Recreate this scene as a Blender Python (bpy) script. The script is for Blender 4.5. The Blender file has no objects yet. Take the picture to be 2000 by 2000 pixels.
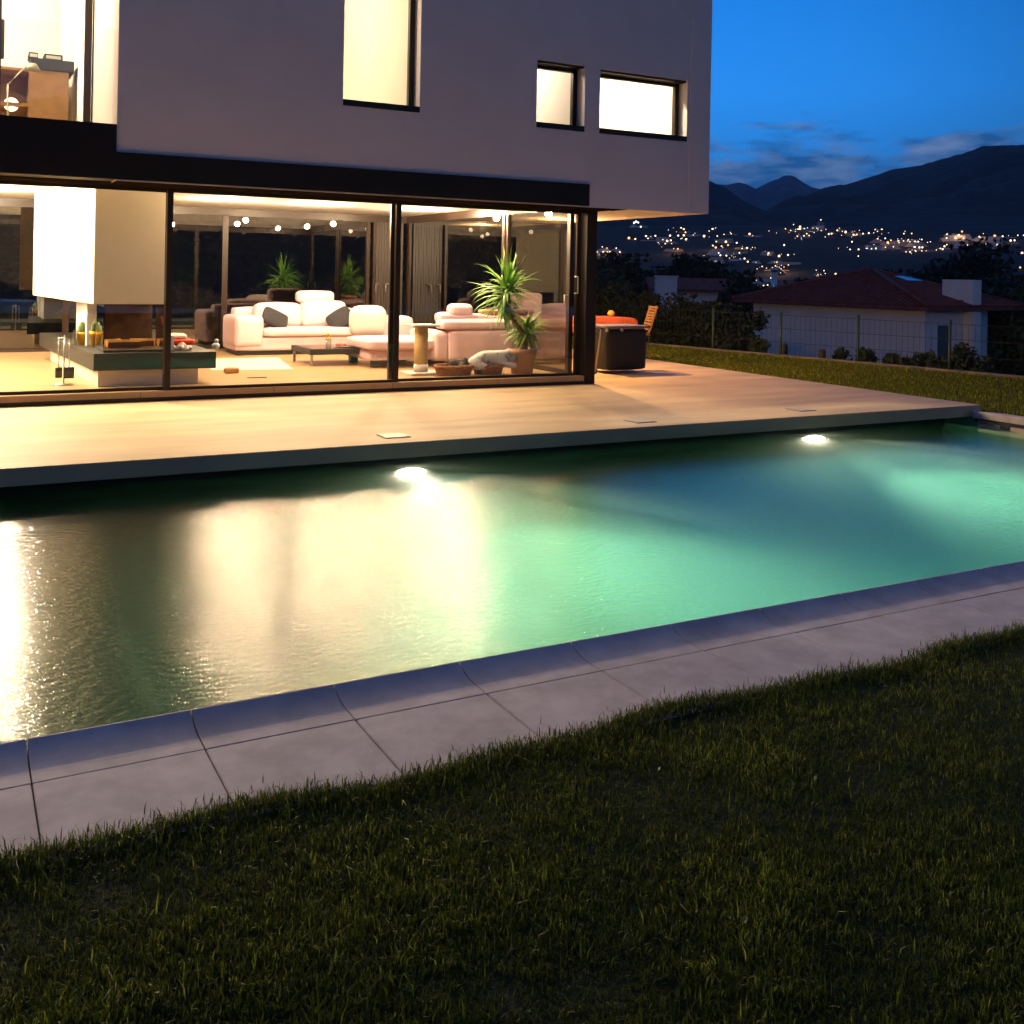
import bpy, bmesh, math, random
import numpy as np
from mathutils import Vector, Matrix, Euler
random.seed(7); RNG = np.random.default_rng(11)
SC = bpy.context.scene; COL = SC.collection
# ------------------------------------------------------------------ camera geometry (2000 px frame)
FPX, CX, CY, RO, YAW, CZ = 2022., 1000., 535.4, math.radians(1.0907), math.radians(28.428), 1.6
FW = Vector((math.sin(YAW), math.cos(YAW), 0)); RT = Vector((math.cos(YAW), -math.sin(YAW), 0)); UP = Vector((0, 0, 1))
CR = RT*math.cos(RO)+UP*math.sin(RO); CU = UP*math.cos(RO)-RT*math.sin(RO)
def ray(px, py): return FW*FPX+CR*(px-CX)-CU*(py-CY)
def at(px, py, x=None, y=None, z=None, d=None):
    q = ray(px, py)
    t = x/q.x if x is not None else y/q.y if y is not None else (z-CZ)/q.z if z is not None else d/FPX
    return Vector((q.x*t, q.y*t, q.z*t+CZ))
cam = bpy.data.cameras.new('camera'); co = bpy.data.objects.new('camera', cam); COL.objects.link(co)
co.matrix_world = Matrix(((CR.x, CU.x, -FW.x, 0), (CR.y, CU.y, -FW.y, 0), (CR.z, CU.z, -FW.z, CZ), (0, 0, 0, 1)))
cam.sensor_fit = 'HORIZONTAL'; cam.sensor_width = 36; cam.lens = 36*FPX/2000
cam.shift_x = 0; cam.shift_y = -(1000-CY)/2000; cam.clip_start = .05; cam.clip_end = 20000
SC.camera = co
# ------------------------------------------------------------------ materials
MATS = {}
def nn(nt, t, **k):
    n = nt.nodes.new(t)
    for a, v in k.items():
        if a == 'inp':
            for i, x in v.items(): n.inputs[i].default_value = x
        else: setattr(n, a, v)
    return n
def mat(name, col=(.5,.5,.5), rough=.5, metal=0., var=.0, vs=6., bump=0., bs=60., col2=None, spec=.5, coord='Object', dist=.02, emit=None, es=0., sss=0.):
    if name in MATS: return MATS[name]
    m = bpy.data.materials.new(name); m.use_nodes = True; nt = m.node_tree; p = nt.nodes['Principled BSDF']; L = nt.links.new
    p.inputs['Base Color'].default_value = (*col, 1); p.inputs['Roughness'].default_value = rough
    p.inputs['Metallic'].default_value = metal; p.inputs['Specular IOR Level'].default_value = spec
    tc = nn(nt, 'ShaderNodeTexCoord')
    if var > 0 or col2:
        nz = nn(nt, 'ShaderNodeTexNoise', inp={'Scale': vs, 'Detail': 6., 'Roughness': .6}); L(tc.outputs[coord], nz.inputs['Vector'])
        cr = nn(nt, 'ShaderNodeValToRGB')
        c2 = col2 or tuple(c*(1-var) for c in col); c1 = tuple(min(1, c*(1+var)) for c in col) if not col2 else col
        cr.color_ramp.elements[0].color = (*c2, 1); cr.color_ramp.elements[1].color = (*c1, 1)
        cr.color_ramp.elements[0].position = .33; cr.color_ramp.elements[1].position = .67
        L(nz.outputs['Fac'], cr.inputs['Fac']); L(cr.outputs['Color'], p.inputs['Base Color'])
    if bump > 0:
        b = nn(nt, 'ShaderNodeTexNoise', inp={'Scale': bs, 'Detail': 5.}); L(tc.outputs[coord], b.inputs['Vector'])
        bp = nn(nt, 'ShaderNodeBump', inp={'Strength': bump, 'Distance': dist}); L(b.outputs['Fac'], bp.inputs['Height']); L(bp.outputs['Normal'], p.inputs['Normal'])
    if emit: p.inputs['Emission Color'].default_value = (*emit, 1); p.inputs['Emission Strength'].default_value = es
    MATS[name] = m; return m
def emat(name, col, s, sample=True):
    m = bpy.data.materials.new(name); m.use_nodes = True; nt = m.node_tree; nt.nodes.clear()
    e = nn(nt, 'ShaderNodeEmission', inp={'Color': (*col, 1), 'Strength': s}); o = nn(nt, 'ShaderNodeOutputMaterial')
    nt.links.new(e.outputs[0], o.inputs['Surface'])
    if not sample: m.cycles.emission_sampling = 'NONE'
    MATS[name] = m; return m
def glassmat(name, tint=(.97, .98, .97), k=1.0, rough=0.0):
    m = bpy.data.materials.new(name); m.use_nodes = True; nt = m.node_tree; nt.nodes.clear(); L = nt.links.new
    lw = nn(nt, 'ShaderNodeLayerWeight', inp={'Blend': .5})
    pw = nn(nt, 'ShaderNodeMath', operation='POWER', inp={1: 5.}); L(lw.outputs['Facing'], pw.inputs[0])
    ma = nn(nt, 'ShaderNodeMath', operation='MULTIPLY_ADD', inp={1: .96*k, 2: .04*k}); L(pw.outputs[0], ma.inputs[0])
    t = nn(nt, 'ShaderNodeBsdfTransparent', inp={'Color': (*tint, 1)}); g = nn(nt, 'ShaderNodeBsdfGlossy', inp={'Roughness': rough})
    mx = nn(nt, 'ShaderNodeMixShader'); L(ma.outputs[0], mx.inputs[0]); L(t.outputs[0], mx.inputs[1]); L(g.outputs[0], mx.inputs[2])
    o = nn(nt, 'ShaderNodeOutputMaterial'); L(mx.outputs[0], o.inputs['Surface']); MATS[name] = m; return m
STUCCO = mat('white_stucco', (.84, .73, .67), .85, var=.035, vs=1.6, bump=.4, bs=140, dist=.005)
INWHITE = mat('interior_white', (.8, .78, .74), .8, var=.015, vs=2)
CREAM = mat('cream_wall', (.8, .74, .61), .8, var=.03, vs=1.5)
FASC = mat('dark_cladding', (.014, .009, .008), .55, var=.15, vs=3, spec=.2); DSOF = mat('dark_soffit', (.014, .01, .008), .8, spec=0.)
FRAME = mat('bronze_frame', (.024, .014, .008), .35, var=.1, vs=8, spec=.3)
GLASS = glassmat('window_glass'); GLASS2 = glassmat('back_glass', (.5, .52, .5), k=6.); BALG = glassmat('balustrade_glass', (.98, .98, .97), k=.7)
LEATHER = mat('pink_leather', (.8, .585, .62), .42, var=.06, vs=5, bump=.12, bs=90, dist=.006)
BLACKM = mat('black_matte', (.012, .012, .013), .5)
CHROME = mat('brushed_steel', (.6, .58, .55), .28, metal=1)
STONE = mat('dark_hearth_stone', (.02, .019, .016), .5, var=.2, vs=9, spec=.35)
def planks(name, c1, c2, scale, rough=.3):
    m = mat(name, c1, rough); nt = m.node_tree; p = nt.nodes['Principled BSDF']; L = nt.links.new
    tc = nn(nt, 'ShaderNodeTexCoord'); br = nn(nt, 'ShaderNodeTexBrick', inp={'Color1': (*c1, 1), 'Color2': (*c2, 1), 'Mortar': (c1[0]*.55, c1[1]*.5, c1[2]*.45, 1), 'Scale': scale, 'Mortar Size': .006, 'Brick Width': 1.6, 'Row Height': .19})
    mp = nn(nt, 'ShaderNodeMapping'); L(tc.outputs['Object'], mp.inputs['Vector']); L(mp.outputs[0], br.inputs['Vector'])
    nz = nn(nt, 'ShaderNodeTexNoise', inp={'Scale': 3., 'Detail': 6.}); mp2 = nn(nt, 'ShaderNodeMapping', inp={'Scale': (.6, 9, 1)}); L(tc.outputs['Object'], mp2.inputs['Vector']); L(mp2.outputs[0], nz.inputs['Vector'])
    mx = nn(nt, 'ShaderNodeMix', data_type='RGBA', blend_type='MULTIPLY'); mx.inputs['Factor'].default_value = .35
    L(br.outputs['Color'], mx.inputs['A']); L(nz.outputs['Color'], mx.inputs['B']); L(mx.outputs['Result'], p.inputs['Base Color']); return m
PARQ = planks('oak_parquet', (.62, .42, .22), (.55, .36, .18), 1.)
WOOD = mat('teak_wood', (.4, .2, .07), .5, var=.2, vs=14)
CABW = mat('cabinet_wood', (.22, .115, .04), .45, var=.15, vs=6)
TERRA = mat('terracotta', (.52, .3, .2), .75, var=.12, vs=8, bump=.1, bs=40)
# ------------------------------------------------------------------ mesh builder
class MB:
    def __init__(s): s.v = []; s.f = []; s.sm = []
    def add(s, v, f, smooth=False):
        o = len(s.v); s.v += [tuple(p) for p in v]; s.f += [tuple(i+o for i in q) for q in f]; s.sm += [smooth]*len(f); return s
    def box(s, x0, x1, y0, y1, z0, z1, rz=0., c=None, rx=0.):
        v = [(x, y, z) for z in (z0, z1) for y in (y0, y1) for x in (x0, x1)]
        if rz or rx:
            c = Vector(c) if c else Vector(((x0+x1)/2, (y0+y1)/2, (z0+z1)/2)); R = Euler((rx, 0, rz)).to_matrix()
            v = [R@(Vector(p)-c)+c for p in v]
        return s.add(v, [(0, 2, 3, 1), (4, 5, 7, 6), (0, 1, 5, 4), (2, 6, 7, 3), (0, 4, 6, 2), (1, 3, 7, 5)])
    def prism(s, pts, z0, z1):
        n = len(pts); v = [(p[0], p[1], z0) for p in pts]+[(p[0], p[1], z1) for p in pts]
        return s.add(v, [tuple(range(n-1, -1, -1)), tuple(range(n, 2*n))]+[(i, (i+1) % n, n+(i+1) % n, n+i) for i in range(n)])
    def extrude(s, prof, a, b, axis='x'):     # prof: list of (u,z); along axis from a to b
        n = len(prof); P = lambda t, q: (t, q[0], q[1]) if axis == 'x' else (q[0], t, q[1])
        v = [P(a, q) for q in prof]+[P(b, q) for q in prof]
        return s.add(v, [tuple(range(n)), tuple(range(2*n-1, n-1, -1))]+[(i, n+i, n+(i+1) % n, (i+1) % n) for i in range(n)])
    def tube(s, pts, r, n=8, cap=True):
        pts = [Vector(p) for p in pts]; rs = r if isinstance(r, (list, tuple)) else [r]*len(pts); V = []; F = []
        for i, p in enumerate(pts):
            t = (pts[min(i+1, len(pts)-1)]-pts[max(i-1, 0)]).normalized()
            a = t.cross(Vector((0, 0, 1)) if abs(t.z) < .9 else Vector((1, 0, 0))).normalized(); b = t.cross(a)
            for k in range(n):
                w = 2*math.pi*k/n; V.append(p+(a*math.cos(w)+b*math.sin(w))*rs[i])
        for i in range(len(pts)-1):
            for k in range(n): F.append((i*n+k, i*n+(k+1) % n, (i+1)*n+(k+1) % n, (i+1)*n+k))
        if cap: F += [tuple(range(n-1, -1, -1)), tuple((len(pts)-1)*n+k for k in range(n))]
        return s.add(V, F, True)
    def lathe(s, prof, c, n=24):
        V = []; F = []
        for r, z in prof:
            for k in range(n): V.append((c[0]+r*math.cos(2*math.pi*k/n), c[1]+r*math.sin(2*math.pi*k/n), c[2]+z))
        for i in range(len(prof)-1):
            for k in range(n): F.append((i*n+k, i*n+(k+1) % n, (i+1)*n+(k+1) % n, (i+1)*n+k))
        return s.add(V, F, True)
    def ball(s, c, r, sc=(1, 1, 1), n=12, R=None):
        V = []; F = []; m = n//2
        for i in range(m+1):
            t = math.pi*i/m
            for k in range(n):
                p = Vector((sc[0]*math.sin(t)*math.cos(2*math.pi*k/n), sc[1]*math.sin(t)*math.sin(2*math.pi*k/n), sc[2]*math.cos(t)))*r
                V.append((R@p if R else p)+Vector(c))
        for i in range(m):
            for k in range(n): F.append((i*n+k, (i+1)*n+k, (i+1)*n+(k+1) % n, i*n+(k+1) % n))
        return s.add(V, F, True)
    def soft(s, x0, x1, y0, y1, z0, z1, r=.06, puff=.02, n=10, R=None, piv=None):
        r *= .75; puff *= .55
        h = Vector(((x1-x0)/2, (y1-y0)/2, (z1-z0)/2)); c = Vector(((x0+x1)/2, (y0+y1)/2, (z0+z1)/2)); r = min(r, *h)
        base = []; tri = []
        idx = {}
        def vid(k):
            if k not in idx:
                idx[k] = len(base)
                p = Vector([(-1+2*k[a]/n) for a in range(3)]); q = Vector([math.copysign(min(1, abs(p[a])), p[a])*h[a] for a in range(3)])
                inn = Vector([max(-(h[a]-r), min(h[a]-r, q[a])) for a in range(3)]); d = q-inn
                if d.length > 1e-9: q = inn+d.normalized()*r
                for a in range(3):
                    b, e = (a+1) % 3, (a+2) % 3
                    w = max(0, 1-p[b]**2)*max(0, 1-p[e]**2)
                    if abs(p[a]) > .999: q[a] += math.copysign(puff*w, p[a])
                if R: q = R@q
                base.append(q+c)
            return idx[k]
        for a in range(3):
            for sd in (0, n):
                for i in range(n):
                    for j in range(n):
                        ks = []
                        for (u, w) in ((i, j), (i+1, j), (i+1, j+1), (i, j+1)):
                            k = [0, 0, 0]; k[a] = sd; k[(a+1) % 3] = u; k[(a+2) % 3] = w; ks.append(vid(tuple(k)))
                        tri.append(tuple(ks if sd else ks[::-1]))
        return s.add(base, tri, True)
    def wall(s, x0, x1, z0, z1, y0, y1, holes, axis='x'):
        xs = sorted({x0, x1, *[q for h in holes for q in h[:2]]}); zs = sorted({z0, z1, *[q for h in holes for q in h[2:]]})
        fil = lambda i, j: 0 <= i < len(xs)-1 and 0 <= j < len(zs)-1 and not any(h[0] <= (xs[i]+xs[i+1])/2 <= h[1] and h[2] <= (zs[j]+zs[j+1])/2 <= h[3] for h in holes)
        P = (lambda u, w, z: (u, w, z)) if axis == 'x' else (lambda u, w, z: (w, u, z))
        for i in range(len(xs)-1):
            for j in range(len(zs)-1):
                if not fil(i, j): continue
                a, b, c, d = xs[i], xs[i+1], zs[j], zs[j+1]
                s.add([P(a, y0, c), P(b, y0, c), P(b, y0, d), P(a, y0, d)], [(0, 1, 2, 3)]); s.add([P(a, y1, c), P(b, y1, c), P(b, y1, d), P(a, y1, d)], [(3, 2, 1, 0)])
                if not fil(i-1, j): s.add([P(a, y0, c), P(a, y0, d), P(a, y1, d), P(a, y1, c)], [(0, 1, 2, 3)])
                if not fil(i+1, j): s.add([P(b, y0, c), P(b, y0, d), P(b, y1, d), P(b, y1, c)], [(3, 2, 1, 0)])
                if not fil(i, j-1): s.add([P(a, y0, c), P(b, y0, c), P(b, y1, c), P(a, y1, c)], [(3, 2, 1, 0)])
                if not fil(i, j+1): s.add([P(a, y0, d), P(b, y0, d), P(b, y1, d), P(a, y1, d)], [(0, 1, 2, 3)])
        return s
    def build(s, name, m, parent=None, bevel=0., label=None):
        off = wloc(parent) if parent else Vector((0, 0, 0))
        me = bpy.data.meshes.new(name); me.from_pydata([(a-off.x, b-off.y, c-off.z) for a, b, c in s.v], [], s.f)
        me.polygons.foreach_set('use_smooth', s.sm); me.materials.append(m)
        b = bmesh.new(); b.from_mesh(me)
        if bevel:
            bmesh.ops.remove_doubles(b, verts=b.verts, dist=1e-5)
            bmesh.ops.bevel(b, geom=[e for e in b.edges if len(e.link_faces) == 2 and e.calc_face_angle(0) > .5], offset=bevel, segments=2, affect='EDGES', clamp_overlap=True)
        bmesh.ops.recalc_face_normals(b, faces=b.faces); b.to_mesh(me); b.free(); me.update()
        o = bpy.data.objects.new(name, me); COL.objects.link(o)
        if parent: o.parent = parent
        if label: o['label'] = label
        return o
def wloc(o):
    p = Vector(o.location)
    while o.parent: o = o.parent; p += Vector(o.location)
    return p
def thing(name, label, cat, loc=(0, 0, 0), group=None):
    o = bpy.data.objects.new(name, None); COL.objects.link(o); o.location = loc; o.empty_display_size = .1
    return tag(o, label, cat, group)
def tag(o, label, cat, group=None, kind=None):
    o['label'] = label; o['category'] = cat
    if group: o['group'] = group
    if kind: o['kind'] = kind
    return o
def struct(o, kind='structure'): o['kind'] = kind; return o
def dup(root, loc=None, label=None):
    r = root.copy(); COL.objects.link(r)
    if loc is not None: r.location = loc
    if label: r['label'] = label
    for ch in list(root.children):
        c = ch.copy(); COL.objects.link(c); c.parent = r
        for g in list(ch.children): d = g.copy(); COL.objects.link(d); d.parent = c
    return r
def lamp(kind, name, loc, power, col, parent=None, size=.05, spot=None, blend=.5, aim=None, sy=None):
    l = bpy.data.lights.new(name, kind); l.energy = power; l.color = col
    if kind == 'AREA':
        l.size = size
        if sy: l.shape = 'RECTANGLE'; l.size_y = sy
    else: l.shadow_soft_size = size
    if spot: l.spot_size = math.radians(spot); l.spot_blend = blend
    o = bpy.data.objects.new(name, l); COL.objects.link(o); o.location = Vector(loc)-(wloc(parent) if parent else Vector((0, 0, 0)))
    if aim is not None: o.rotation_euler = Vector(aim).to_track_quat('-Z', 'Y').to_euler()
    if parent: o.parent = parent
    return o
WARM = (1., .55, .22); WARM2 = (1., .8, .57)
#PARAMS
P_DOWN, P_LEFT, P_UP, P_POOL, SKY_S = 275., 440., 520., 3900., 1.12
# ------------------------------------------------------------------ key dimensions
YD, YF, YW, XL, XR, XD = 9.011, 12.949, 12.158, 1.581, 9.87, 11.92
ZF, ZC, ZS, ZW, ZCOP, ZG = .12, 2.72, 2.55, -.275, -.09, -.098
XLEFT, YB, XG = -6.5, 19.4, 8.1
# ------------------------------------------------------------------ lawn, terrace, pavement, pool
LAWN = mat('lawn_soil', (.014, .024, .006), .95, col2=(.026, .04, .01), vs=9, bump=.6, bs=50, dist=.03)
m = MB()
def fx(y): return 15.22-.1702*(y-20.93)          # x of the fence line at y
ys = [-14, 3.199, 17.0, 19.6, 34]
for a, b in zip(ys[:-1], ys[1:]):
    if a < 3: m.add([(-22, a, ZG), (fx(a), a, ZG), (fx(b), b, ZG), (-22, b, ZG)], [(0, 1, 2, 3)])
    elif b < 19.7:
        m.add([(11.95, a, ZG), (fx(a), a, ZG), (fx(b), b, ZG), (11.95, b, ZG)], [(0, 1, 2, 3)])
        m.add([(-22, a, ZG), (-6.6, a, ZG), (-6.6, b, ZG), (-22, b, ZG)], [(0, 1, 2, 3)])
    else: m.add([(-22, a, ZG), (fx(a), a, ZG), (fx(b), b, ZG), (-22, b, ZG)], [(0, 1, 2, 3)])
struct(m.build('lawn', LAWN))
DECK = mat('terrace_concrete', (.7, .505, .275), .62, var=.2, vs=1.3, bump=.2, bs=30, dist=.004)
nt = DECK.node_tree; mp = nn(nt, 'ShaderNodeMapping', inp={'Scale': (.35, 1.6, 1)})
for l in list(nt.links):
    if l.from_node.type == 'TEX_COORD': nt.links.new(l.from_socket, mp.inputs['Vector']); s_ = l.to_socket; nt.links.new(mp.outputs[0], s_)
m = MB(); m.box(XLEFT, XD, YD, 19.6, -.145, 0)
struct(m.build('terrace', DECK, bevel=.006))
PAVE = mat('paving_stone', (.66, .57, .55), .8, var=.17, vs=5, bump=.5, bs=110, dist=.003)
m = MB()
m2 = MB(); SX, SP = .258, .5545
prof = [(3.703, -.15), (3.703, ZCOP)]+[(3.81+.145*k/24, ZCOP+.04*(k/24)**1.9) for k in range(25)]+[(3.962, ZCOP+.0395), (3.970, ZCOP+.036), (3.976, ZCOP+.028), (3.978, ZCOP+.015), (3.978, -.15)]
for k in range(-13, 22):
    a = SX+k*SP
    if a+SP > 12.1: break
    m.box(a+.003, a+SP-.003, 3.20, 3.697, -.15, ZCOP+random.uniform(-.001, .001)); m2.extrude(prof, a+.003, a+SP-.003)
    # profile skirt under the joints
xr0 = 11.70
prof2 = [(12.05, -.15), (12.05, ZCOP), (11.86, ZCOP), (11.80, ZCOP+.008), (11.74, ZCOP+.028), (11.715, ZCOP+.029), (11.70, ZCOP+.012), (11.70, -.15)]
y = 3.98
while y < 8.9: m2.extrude([(q[0], q[1]) for q in prof2][::-1], y+.003, min(y+SP, 8.98)-.003, axis='y'); y += SP
GROUT = mat('dark_grout', (.05, .045, .045), .9)
struct(m.build('pavement', PAVE, bevel=.003)); struct(m2.build('pool_coping', PAVE))
g = MB(); g.box(-7, 12.04, 3.21, 3.96, -.2, ZCOP-.012); g.box(11.72, 12.04, 3.97, 8.97, -.2, ZCOP-.012); struct(g.build('pavement_bed', GROUT))
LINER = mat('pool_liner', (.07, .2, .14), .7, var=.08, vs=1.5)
m = MB(); zb = -1.75
m.box(XLEFT, 12.0, 3.75, 9.8, zb-.2, zb); m.box(XLEFT, 12.0, 3.75, 4.0, zb, -.151); m.box(11.73, 12.0, 4.0, 9.42, zb, -.151); m.box(XLEFT-.3, XLEFT, 3.85, 9.7, zb, -.151)
pool = m.build('pool', LINER); struct(pool)
m = MB(); m.box(XLEFT, 11.73, 9.42, 9.7, zb, -.146); struct(m.build('pool_wall', mat('shaded_pool_wall', (.03, .035, .035), .9, var=.2, vs=3)))  # shade under the terrace overhang is put into this wall's dark colour
def under(px, py):      # where a line of sight, bent at the water surface, meets the pool floor
    a = at(px, py, z=ZW); d = (a-Vector((0, 0, CZ))).normalized(); h = Vector((d.x, d.y, 0)); sn = h.length/1.33; h.normalize(); return a+h*(sn/math.sqrt(1-sn*sn))*(ZW-zb)
for p0, p1, w_ in (((228, 1228), (308, 1395), .02), ((350, 1255), (432, 1368), .014)):   # pale seams of the liner
    a, b = under(*p0), under(*p1); q = MB(); n_ = Vector((b.y-a.y, a.x-b.x, 0)).normalized()*w_; q.prism([(a-n_)[:2], (a+n_)[:2], (b+n_)[:2], (b-n_)[:2]], zb+.002, zb+.012); o_ = q.build('pool_seam', mat('pale_seam', (.75, .95, .8), .6)); struct(o_)
# ------------------------------------------------------------------ water
wm = bpy.data.materials.new('pool_water'); wm.use_nodes = True; nt = wm.node_tree; nt.nodes.clear(); L = nt.links.new
gl = nn(nt, 'ShaderNodeBsdfGlass', inp={'Roughness': .155, 'IOR': 1.33, 'Color': (1, 1, 1, 1)})
tc = nn(nt, 'ShaderNodeTexCoord'); mp = nn(nt, 'ShaderNodeMapping', inp={'Scale': (4.5, 9, 1), 'Rotation': (0, 0, .4)}); L(tc.outputs['Object'], mp.inputs[0])
nz = nn(nt, 'ShaderNodeTexNoise', inp={'Scale': 3., 'Detail': 3., 'Roughness': .6}); L(mp.outputs[0], nz.inputs['Vector'])
bp = nn(nt, 'ShaderNodeBump', inp={'Strength': .35, 'Distance': .021}); L(nz.outputs['Fac'], bp.inputs['Height']); L(bp.outputs[0], gl.inputs['Normal'])
va = nn(nt, 'ShaderNodeVolumeAbsorption', inp={'Color': (.1, .9, .62, 1), 'Density': .16}); vs = nn(nt, 'ShaderNodeVolumeScatter', inp={'Color': (.66, 1., .8, 1), 'Density': .085, 'Anisotropy': .6})
ad = nn(nt, 'ShaderNodeAddShader'); L(va.outputs[0], ad.inputs[0]); L(vs.outputs[0], ad.inputs[1])
o = nn(nt, 'ShaderNodeOutputMaterial'); L(gl.outputs[0], o.inputs['Surface']); L(ad.outputs[0], o.inputs['Volume'])
m = MB(); m.box(XLEFT-.01, 11.74, 3.99, 9.43, zb-.01, ZW); struct(m.build('water', wm))
# pool lamps on the far wall, under the terrace edge
LENS = emat('pool_lamp_lens', (1., .86, .6), 500.)
for i, (px, py, lb) in enumerate(((800, 935, 'round underwater pool lamp glowing below the terrace edge, nearer the left'), (1615, 865, 'round underwater pool lamp glowing under the far right end of the terrace'))):
    x = at(px, py, z=ZW).x+(.3, .42)[i]
    t = thing('pool_lamp', lb, 'pool lamp', (x, 9.42, -.64), 'lamps on the far wall of the pool')
    m = MB(); m.tube([(x, 9.425, -.64), (x, 9.37, -.64)], [.16, .15], 24); m.build('housing', CHROME, t)
    m = MB(); m.tube([(x, 9.372, -.64), (x, 9.36, -.64)], [.12, .115], 24); m.build('lens', LENS, t)
    lamp('SPOT', 'bulb', (x, 9.32, -.64), P_POOL, (1., .93, .74), t, .06, 84, 1., (.12, -1, -.1))
    lamp('SPOT', 'beam', (x, 9.32, -.64), P_POOL*1.6, (1., .92, .7), t, .05, 30, 1., (.1, -1, -.03))
m = MB(); m.box(11.7215, 11.7295, 4.01, 8.9, -.6, -.152); struct(m.build('pool_end_wall', mat('end_wall_render', (.68, .56, .4), .8, var=.08)))
sk = at(1963.7, 833.7, x=11.728); t = MB(); t.box(11.714, 11.7205, sk.y-.07, sk.y+.07, -.245, -.165)
tag(t.build('skimmer', BLACKM), 'dark square skimmer opening in the lit end wall of the pool', 'pool skimmer')
t = MB(); t.box(11.715, 11.7205, sk.y+.15, sk.y+.38, -.215, -.175); tag(t.build('wall_plate', mat('bronze_plate', (.16, .1, .06), .5)), 'narrow brown plate on the pool end wall beside the skimmer', 'plate')
PLATE = mat('cover_plate', (.6, .47, .3), .45, metal=.3)
for p, lb in (((768, 851), 'square metal floor cover on the terrace above the left pool lamp'), ((1250, 822), 'square metal floor cover on the terrace between the two pool lamps'), ((1564, 800), 'square metal floor cover on the terrace above the right pool lamp')):
    a = at(*p, z=.004); t = thing('floor_cover', lb, 'floor cover', (a.x, a.y, 0), 'floor covers set in the terrace')
    q = MB(); q.box(a.x-.135, a.x+.135, a.y-.135, a.y+.135, .0005, .007); q.build('rim', mat('cover_rim', (.3, .25, .2), .5), t, bevel=.004)
    q = MB(); q.box(a.x-.115, a.x+.115, a.y-.115, a.y+.115, .0065, .010); q.build('lid', PLATE, t)
# ------------------------------------------------------------------ house
H = thing('house', 'modern white house with lit glass front, dark fascia and overhanging upper floor', 'house', (2, 13, 0))
ZT = 6.4
W1 = (4.18, 5.2, 3.63, 5.75); W2 = (6.91, 7.675, 3.59, 4.505); W3 = (7.925, 9.45, 3.59, 4.49)
m = MB(); m.wall(XL, 9.5, ZS, ZT, YW, YW+.36, [W1, W2, W3]); m.wall(9.5, XR, ZS, ZT, YW-.016, YW+.36, []); m.build('wall', STUCCO, H)
m = MB(); m.wall(YW+.36, 20.4, ZS, ZT, XR-.36, XR, [], axis='y'); m.build('wall', STUCCO, H)
m = MB(); m.box(XL, XR-.36, 20.05, 20.4, ZC, ZT); m.box(XLEFT, XL, 20.05, 20.4, ZC, ZT); m.build('wall', STUCCO, H)
m = MB(); m.box(XL, XL+.3, YW+.36, 20.05, ZC+.3, ZT); m.build('wall', INWHITE, H, label='white side wall of the upper terrace, brightly lit')
m = MB(); m.box(XLEFT, XR-.01, YW+.01, 20.39, ZT, ZT+.25); m.build('roof', STUCCO, H)
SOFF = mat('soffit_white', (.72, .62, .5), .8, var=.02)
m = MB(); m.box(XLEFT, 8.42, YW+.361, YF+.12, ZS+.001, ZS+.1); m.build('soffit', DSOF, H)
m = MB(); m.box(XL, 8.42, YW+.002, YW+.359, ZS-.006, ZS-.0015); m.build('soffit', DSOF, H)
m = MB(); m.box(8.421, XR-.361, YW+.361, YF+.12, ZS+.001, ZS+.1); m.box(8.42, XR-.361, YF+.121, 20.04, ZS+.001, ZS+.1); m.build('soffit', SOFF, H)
m = MB(); m.box(XLEFT, 8.4, 12.9, YB+.2, 0.0005, ZF); m.build('floor', PARQ, H)
m = MB(); m.box(XLEFT, XR-.37, YF+.13, 20.04, ZC, ZC+.3); m.build('ceiling', INWHITE, H)
m = MB(); m.box(XLEFT, 7.77, YW-.025, YW-.002, 2.565, 2.868); m.box(XLEFT, XL-.003, YW-.025, YW+.2, 2.868, 3.17); m.box(XLEFT, XL-.003, YW-.001, YW+.36, 2.565, 2.868); m.build('fascia', FASC, H)
m = MB(); m.box(XLEFT, XL-.003, YW+.2, 20.04, ZC+.301, 3.15); m.build('floor', PARQ, H)
# windows of the upper floor
def window(hole, yfr=YW+.2, fr=.07, sill=True):
    x0, x1, z0, z1 = hole
    f = MB(); f.wall(x0+.002, x1-.002, z0+.002, z1-.002, yfr, yfr+.07, [(x0+fr, x1-fr, z0+fr, z1-fr)]); w = f.build('window', FRAME, H)
    p = MB(); p.box(x0+fr, x1-fr, yfr+.03, yfr+.038, z0+fr, z1-fr); p.build('pane', GLASS, w)
    s_ = MB(); s_.box(x0+.002, x1-.002, YW-.012, yfr-.001, z0+.002, z0+.075); s_.build('sill', FRAME, w)
    s_ = MB(); s_.box(x0+.003, x1-.003, YW+.03, yfr-.001, z1-.03, z1-.003); s_.build('head_trim', FRAME, w)
    return w
for h in (W1, W2, W3): window(h)
# upper rooms (partition walls, ceilings) behind the windows
m = MB()
for x in (2.6, 5.45, 7.79): m.box(x-.06, x+.06, YW+.37, 16.2, ZC+.31, 5.95)
m.box(XL+.3, XR-.37, 16.2, 16.32, ZC+.31, 5.95); m.build('interior_wall', CREAM, H)
m = MB(); m.box(XL+.3, XR-.37, YW+.37, 16.3, 5.95, 6.05); m.build('ceiling', INWHITE, H)
for y in (13.3, 14.3): m = MB(); m.box(5.52, 7.72, y, y+.15, 5.2, 5.4); m.build('ceiling_beam', FRAME, H)
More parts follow.
